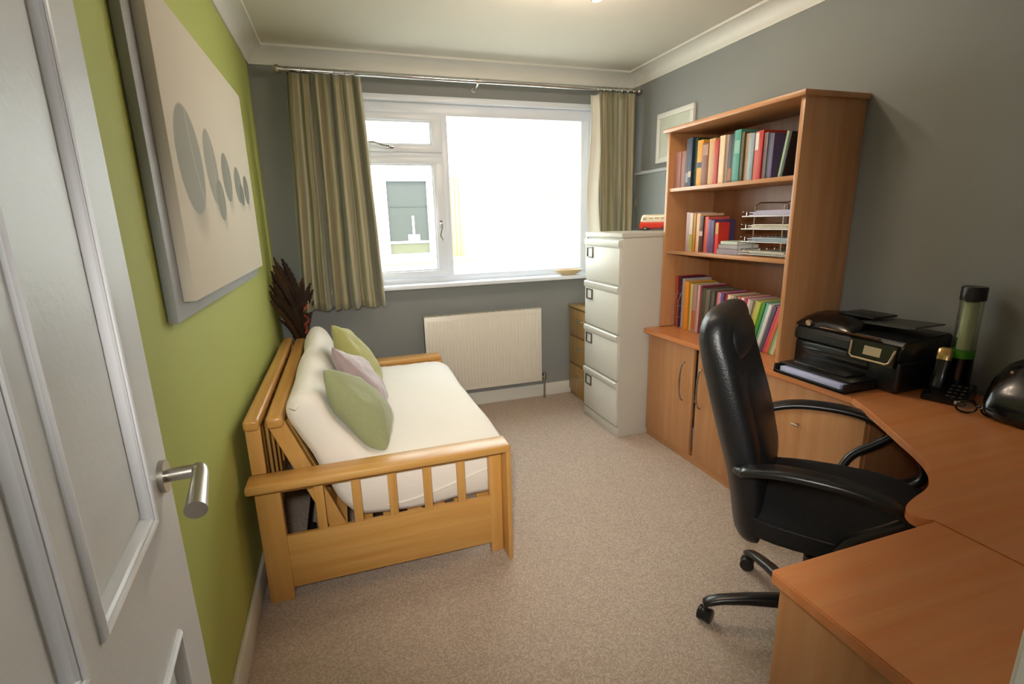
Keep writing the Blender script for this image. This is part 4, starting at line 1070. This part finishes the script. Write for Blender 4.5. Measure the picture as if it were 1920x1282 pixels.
def make_phone():
    t = thing('telephone', 'black cordless telephone standing in its keypad base beside the printer', 'telephone', (2.512, 1.168, 0.722+0.009), rotz=math.radians(18))
    bm = BM(); add_prism(bm, [(-0.075, 0), (0.065, 0), (0.065, 0.055), (0.03, 0.060), (-0.075, 0.018)], -0.075, 0.055, 'y'); bmesh.ops.bevel(bm, geom=list(bm.edges), offset=0.004, segments=2, affect='EDGES')
    b = part('base', bm, 'blackgloss', t, local=True)
    bm = BM()
    for i in range(4):
        for j in range(3):
            x = -0.055+0.02*i; y = -0.055+0.018*j; z = 0.018+(x+0.075)*0.4
            add_box(bm, x-0.006, x+0.006, y-0.006, y+0.006, z, z+0.005, 0.0015)
    part('keypad', bm, mat('key_grey', '3a3830', 0.4), b, local=True)
    bm = BM(); secs = []
    for s, wd, th in ((0, 0.020, 0.010), (0.01, 0.024, 0.013), (0.06, 0.022, 0.012), (0.12, 0.024, 0.014), (0.15, 0.023, 0.013), (0.158, 0.016, 0.008)):
        c = Vector((0.0-0.0+s*0.30-0.01, 0.028, 0.035+s*0.92)); secs.append(ring(c, (0, wd, 0), Vector((0.95, 0, -0.3))*th, 18, 3.2))
    add_loft(bm, secs); h = part('handset', bm, 'blackgloss', t, local=True, ang=60)
    bm = BM(); secs = []
    for s, wd, th in ((0.112, 0.0255, 0.016), (0.125, 0.026, 0.0165), (0.152, 0.025, 0.016), (0.162, 0.016, 0.009)):
        c = Vector((s*0.30-0.013, 0.028, 0.035+s*0.92)); secs.append(ring(c, (0, wd, 0), Vector((0.95, 0, -0.3))*th, 18, 3.2))
    add_loft(bm, secs); part('earpiece', bm, mat('gold_chrome', 'cfae74', 0.2, metal=1), h, 'gold coloured earpiece', local=True, ang=60)
make_phone()
def make_case():
    t = thing('domed_case', 'glossy black domed case at the right-hand edge of the desk, against the wall', 'case', (2.550, 0.925, 0.731))
    bm = BM(); secs = []
    for (x, z, a, b) in ((-0.135, 0.030, 0.07, 0.02), (-0.10, 0.055, 0.095, 0.05), (-0.05, 0.085, 0.11, 0.082), (0.0, 0.100, 0.115, 0.099), (0.05, 0.103, 0.115, 0.102), (0.09, 0.095, 0.11, 0.09), (0.112, 0.08, 0.09, 0.07)):
        secs.append(ring((x, 0, max(z, b+0.001)), (0, a, 0), (0, 0, b), 28, 2.5))
    add_loft(bm, secs); part('shell', bm, 'blackgloss', t, local=True, ang=80)
    bm = BM(); bmesh.ops.create_uvsphere(bm, u_segments=10, v_segments=8, radius=0.006, matrix=Matrix.Translation((-0.055, 0.055, 0.155))); part('stud', bm, 'silver', t, 'small silver stud', local=True)
make_case()
def make_glasses():
    t = thing('sunglasses', 'black sunglasses with shiny hinges lying in front of the domed case', 'sunglasses', (2.430, 1.015, 0.731), rotz=math.radians(28))
    for s in (-1, 1):
        bm = BM(); P = []
        for i in range(25):
            a = 2*PI*i/24; P.append((-0.005*math.cos(a), s*0.033+0.027*math.cos(a), 0.024+0.020*math.sin(a)))
        add_tube(bm, P, 0.0035, 6); part('lens_rim', bm, 'blackgloss', t, local=True)
        bm = BM(); add_tube(bm, smooth_curve([(0.0, s*0.062, 0.034), (0.03, s*0.066, 0.034), (0.09, s*0.064, 0.028), (0.125, s*0.058, 0.006)], 4), 0.003, 6, flat=0.6); part('temple', bm, 'blackgloss', t, local=True)
        bm = BM(); add_box(bm, -0.004, 0.006, s*0.062-0.005, s*0.062+0.005, 0.028, 0.040, 0.002); part('hinge', bm, 'chrome', t, 'chrome hinge', local=True)
        bm = BM(); secs = []
        P = ring((0, s*0.033, 0.024), (0, 0.026, 0), (0, 0, 0.019), 20); Q = [p+Vector((0.0015, 0, 0)) for p in P]
        add_loft(bm, [P, Q]); part('lens', bm, 'tube', t, local=True)
    bm = BM(); add_tube(bm, [(0, -0.008, 0.030), (0, 0, 0.034), (0, 0.008, 0.030)], 0.003, 6); part('bridge', bm, 'blackgloss', t, local=True)
make_glasses()
bm = BM(); add_tube(bm, smooth_curve([(2.56, 1.10, 0.736), (2.52, 1.07, 0.736), (2.50, 1.03, 0.736), (2.47, 0.99, 0.736), (2.48, 0.94, 0.736), (2.44, 0.90, 0.736)], 5), 0.0035, 6)
tag(obj('cable', bm, 'black'), 'black cable lying on the desk beside the domed case', 'cable')

# ------------------------------------------------------------------ office chair
def make_chair():
    # local: x forwards, y to the sitter's left, z up
    cx, cy = 1.86, 1.09; rot = math.atan2(-0.785, 0.62)
    t = thing('office_chair', 'black leather high-back office chair tucked into the curved desk', 'office chair', (cx, cy, 0), rot)
    V = Vector
    B = [(-0.205, .372, .036, .19), (-0.205, .40, .052, .225), (-0.212, .50, .056, .235), (-0.225, .60, .062, .245), (-0.250, .70, .066, .25), (-0.280, .80, .066, .25), (-0.312, .90, .062, .248), (-0.335, .98, .062, .24),
         (-0.345, 1.04, .060, .235), (-0.345, 1.085, .054, .222), (-0.343, 1.110, .038, .20), (-0.340, 1.122, .016, .16)]
    secs = []
    for i, (x, z, th, wd) in enumerate(B):
        a = V((B[min(i+1, len(B)-1)][0]-B[max(i-1, 0)][0], 0, B[min(i+1, len(B)-1)][1]-B[max(i-1, 0)][1])).normalized()
        nrm = V((a.z, 0, -a.x)); R = ring((x, 0, z), (0, wd, 0), nrm*th, 28, 3.0)
        for p in R:        # side wings curve forwards
            k = abs(p.y)/max(wd, .01); p += V(((0.030 if z < 1.0 else 0.012)*k**3, 0, 0))
        secs.append(R)
    bm = BM(); add_loft(bm, secs); o = part('backrest', bm, 'leather', t, local=True, ang=180); subsurf(o, 1)
    # padded centre of the back
    bm = BM(); secs = []
    for (x, z, th, wd) in ((-0.165, .56, .012, .10), (-0.170, .60, .028, .155), (-0.19, .68, .032, .17), (-0.222, .78, .030, .17), (-0.257, .88, .028, .165), (-0.270, .93, .010, .15)):
        secs.append(ring((x, 0, z), (0, wd, 0), (th, 0, 0), 24, 3))
    add_loft(bm, secs); o = part('lumbar_pad', bm, 'leather', o, local=True, ang=180); subsurf(o, 1)
    bm = BM(); secs = []
    for (x, z, th, wd) in ((-0.28, .955, .012, .12), (-0.280, .98, .026, .165), (-0.288, 1.03, .030, .17), (-0.298, 1.07, .022, .15), (-0.305, 1.09, .008, .11)):
        secs.append(ring((x, 0, z), (0, wd, 0), (th, 0, 0), 24, 3))
    add_loft(bm, secs); o = part('head_pad', bm, 'leather', t, local=True, ang=180); subsurf(o, 1)
    # seat
    bm = BM(); secs = []
    for (x, z, th, wd) in ((-0.215, .465, .045, .19), (-0.20, .465, .065, .225), (-0.12, .468, .074, .25), (0.0, .474, .074, .258), (0.12, .484, .066, .258), (0.22, .480, .062, .25), (0.28, .466, .050, .235), (0.305, .452, .028, .20)):
        secs.append(ring((x, 0, z), (0, wd, 0), (0, 0, th), 28, 3.4))
    add_loft(bm, secs); o = part('seat', bm, 'velour', t, local=True, ang=180); subsurf(o, 1)
    bm = BM()
    for s in (-1, 1):
        P = [V((x, s*(w_-0.004), 0.492)) for x, w_ in ((-0.20, .225), (-0.12, .25), (0.0, .258), (0.12, .258), (0.22, .25), (0.28, .235))]
        add_tube(bm, smooth_curve(P, 3), 0.005, 6)
    part('piping', bm, 'leather', o, local=True)
    # loop arms
    for s in (-1, 1):
        P = [(-0.215, s*.285, .665), (-0.19, s*.300, .685), (-0.10, s*.312, .706), (0.03, s*.316, .708), (0.13, s*.314, .688), (0.215, s*.306, .635), (0.275, s*.302, .572), (0.285, s*.296, .515), (0.245, s*.290, .478), (0.17, s*.280, .462), (0.10, s*.262, .455)]
        sp = smooth_curve(P, 4); m = len(sp)
        secs = []
        for i, p in enumerate(sp):
            tt = (sp[min(i+1, m-1)]-sp[max(i-1, 0)]).normalized(); nn = V((0, 1, 0)).cross(tt).normalized()
            f = i/(m-1); wd = 0.034 if f < 0.62 else 0.034-0.014*(f-0.62)/0.38; th = 0.014 if f > .05 else 0.006+0.006*f/.05
            secs.append(ring(p, (0, wd, 0), nn*th, 14, 3))
        bm = BM(); add_loft(bm, secs); a = part('armrest', bm, 'blacktop', t, local=True, ang=70)
        bm = BM(); P = smooth_curve([(0.20, s*.305, .655), (0.14, s*.302, .60), (0.075, s*.295, .545), (0.04, s*.275, .47)], 4)
        secs = []
        for i, p in enumerate(P):
            tt = (P[min(i+1, len(P)-1)]-P[max(i-1, 0)]).normalized(); nn = V((0, 1, 0)).cross(tt).normalized(); secs.append(ring(p, (0, 0.018, 0), nn*0.014, 12, 2.6))
        add_loft(bm, secs); part('arm_strut', bm, 'blacktop', a, local=True, ang=70)
        bm = BM(); P = smooth_curve([(-0.205, s*.285, .665), (-0.225, s*.262, .655), (-0.235, s*.235, .645)], 3); add_tube(bm, P, 0.013, 10); part('arm_bracket', bm, 'black', a, local=True)
    # underside, column and star base (base centre is a little behind the seat centre)
    ca, sa = math.cos(rot), math.sin(rot)
    def loc(wx, wy): dx, dy = wx-cx, wy-cy; return (ca*dx+sa*dy, -sa*dx+ca*dy)
    bx, by = loc(1.830, 1.075)
    bm = BM(); add_box(bm, bx-0.10, bx+0.12, by-0.08, by+0.08, 0.385, 0.418, 0.008); part('tilt_mechanism', bm, 'black', t, local=True)
    bm = BM(); add_tube(bm, [(bx+0.06, by-0.06, 0.40), (bx+0.02, by-0.22, 0.395), (bx+0.02, by-0.26, 0.40)], 0.006, 8); part('lever', bm, 'black', t, local=True)
    bm = BM(); add_lathe(bm, [(0.014, 0.40), (0.014, 0.30), (0.026, 0.30), (0.026, 0.19), (0.033, 0.19), (0.036, 0.09)], (bx, by), 20); part('gas_column', bm, 'black', t, local=True)
    bm = BM(); add_lathe(bm, [(0.001, 0.135), (0.04, 0.13), (0.05, 0.11), (0.05, 0.075), (0.001, 0.075)], (bx, by), 24); part('hub', bm, 'black', t, local=True)
    for k in range(5):
        wa = math.radians(152+72*k); R_ = 0.325
        wx, wy = 1.830+R_*math.cos(wa), 1.075+R_*math.sin(wa); ex, ey = loc(wx, wy)
        e = V((ex, ey, 0)); c0 = V((bx, by, 0)); dr = (e-c0).normalized(); sd = V((-dr.y, dr.x, 0)); secs = []
        for f, z, wd, th in ((0.10, .108, .030, .024), (0.3, .112, .026, .020), (0.6, .106, .023, .016), (0.85, .094, .021, .013), (0.97, .082, .021, .012), (1.03, .072, .016, .010)):
            secs.append(ring(c0+(e-c0)*f+V((0, 0, z)), sd*wd, (0, 0, th), 12, 3))
        bm = BM(); add_loft(bm, secs); lg = part('base_leg', bm, 'blacktop', t, local=True, ang=60)
        bm = BM(); ca_ = dr*0.6+sd*0.8; ax = V((-ca_.y, ca_.x, 0)).normalized()
        wc = e+V((0, 0, 0.0265))
        for q in (-1, 1):
            a_, b_ = wc+ax*q*0.008, wc+ax*q*0.024
            add_tube(bm, [a_, wc+ax*q*0.011, wc+ax*q*0.021, b_], [0.023, 0.0262, 0.0262, 0.020], 22)
        add_tube(bm, [wc-ax*0.009, wc+ax*0.009], 0.024, 16); add_tube(bm, [e+V((0, 0, .04)), e+V((0, 0, .078))], 0.008, 10)
        part('caster', bm, 'black', lg, local=True)
make_chair()

# ------------------------------------------------------------------ ceiling spotlights
def make_spots():
    t = thing('ceiling_spotlight', 'chrome ceiling spotlight bar with lit halogen bulbs above the room', 'ceiling light', (1.50, 2.15, H))
    bm = BM(); add_lathe(bm, [(0.001, H), (0.06, H), (0.06, H-0.02), (0.02, H-0.028), (0.001, H-0.028)], (1.50, 2.15)); part('ceiling_rose', bm, 'chrome', t)
    bm = BM(); add_tube(bm, smooth_curve([(1.26, 2.22, H-0.05), (1.38, 2.16, H-0.045), (1.50, 2.15, H-0.035), (1.62, 2.17, H-0.045), (1.74, 2.10, H-0.05)], 5), 0.006, 8); part('bar', bm, 'chrome', t)
    M['bulb'] = mat('lit_halogen', 'ffe9c0', 0.3, emit='ffd9a0', estr=25)
    for (x, y, z) in ((1.385, 2.30, 2.365), (1.612, 2.262, 2.360), (1.28, 2.08, 2.37), (1.70, 2.05, 2.37)):
        bm = BM(); add_tube(bm, [(x*0.5+0.75, 2.16, H-0.04), (x, y-0.03, z+0.05), (x, y, z+0.03)], 0.005, 8)
        c = part('lamp_head', bm, 'chrome', t)
        bm = BM(); add_lathe(bm, [(0.012, z+0.035), (0.016, z+0.02), (0.026, z+0.002), (0.0275, z-0.004), (0.025, z-0.002), (0.012, z+0.018), (0.012, z+0.035)], (x, y), 24); sh = part('reflector', bm, 'chrome', c)
        bm = BM(); bmesh.ops.create_uvsphere(bm, u_segments=14, v_segments=10, radius=0.0115, matrix=Matrix.Translation((x, y, z+0.004))); part('bulb', bm, 'bulb', c)
        l = light('lamp', 'POINT', (x, y, z-0.03), 4.2, (1.0, 0.82, 0.66), shadow_soft_size=0.03)
make_spots()
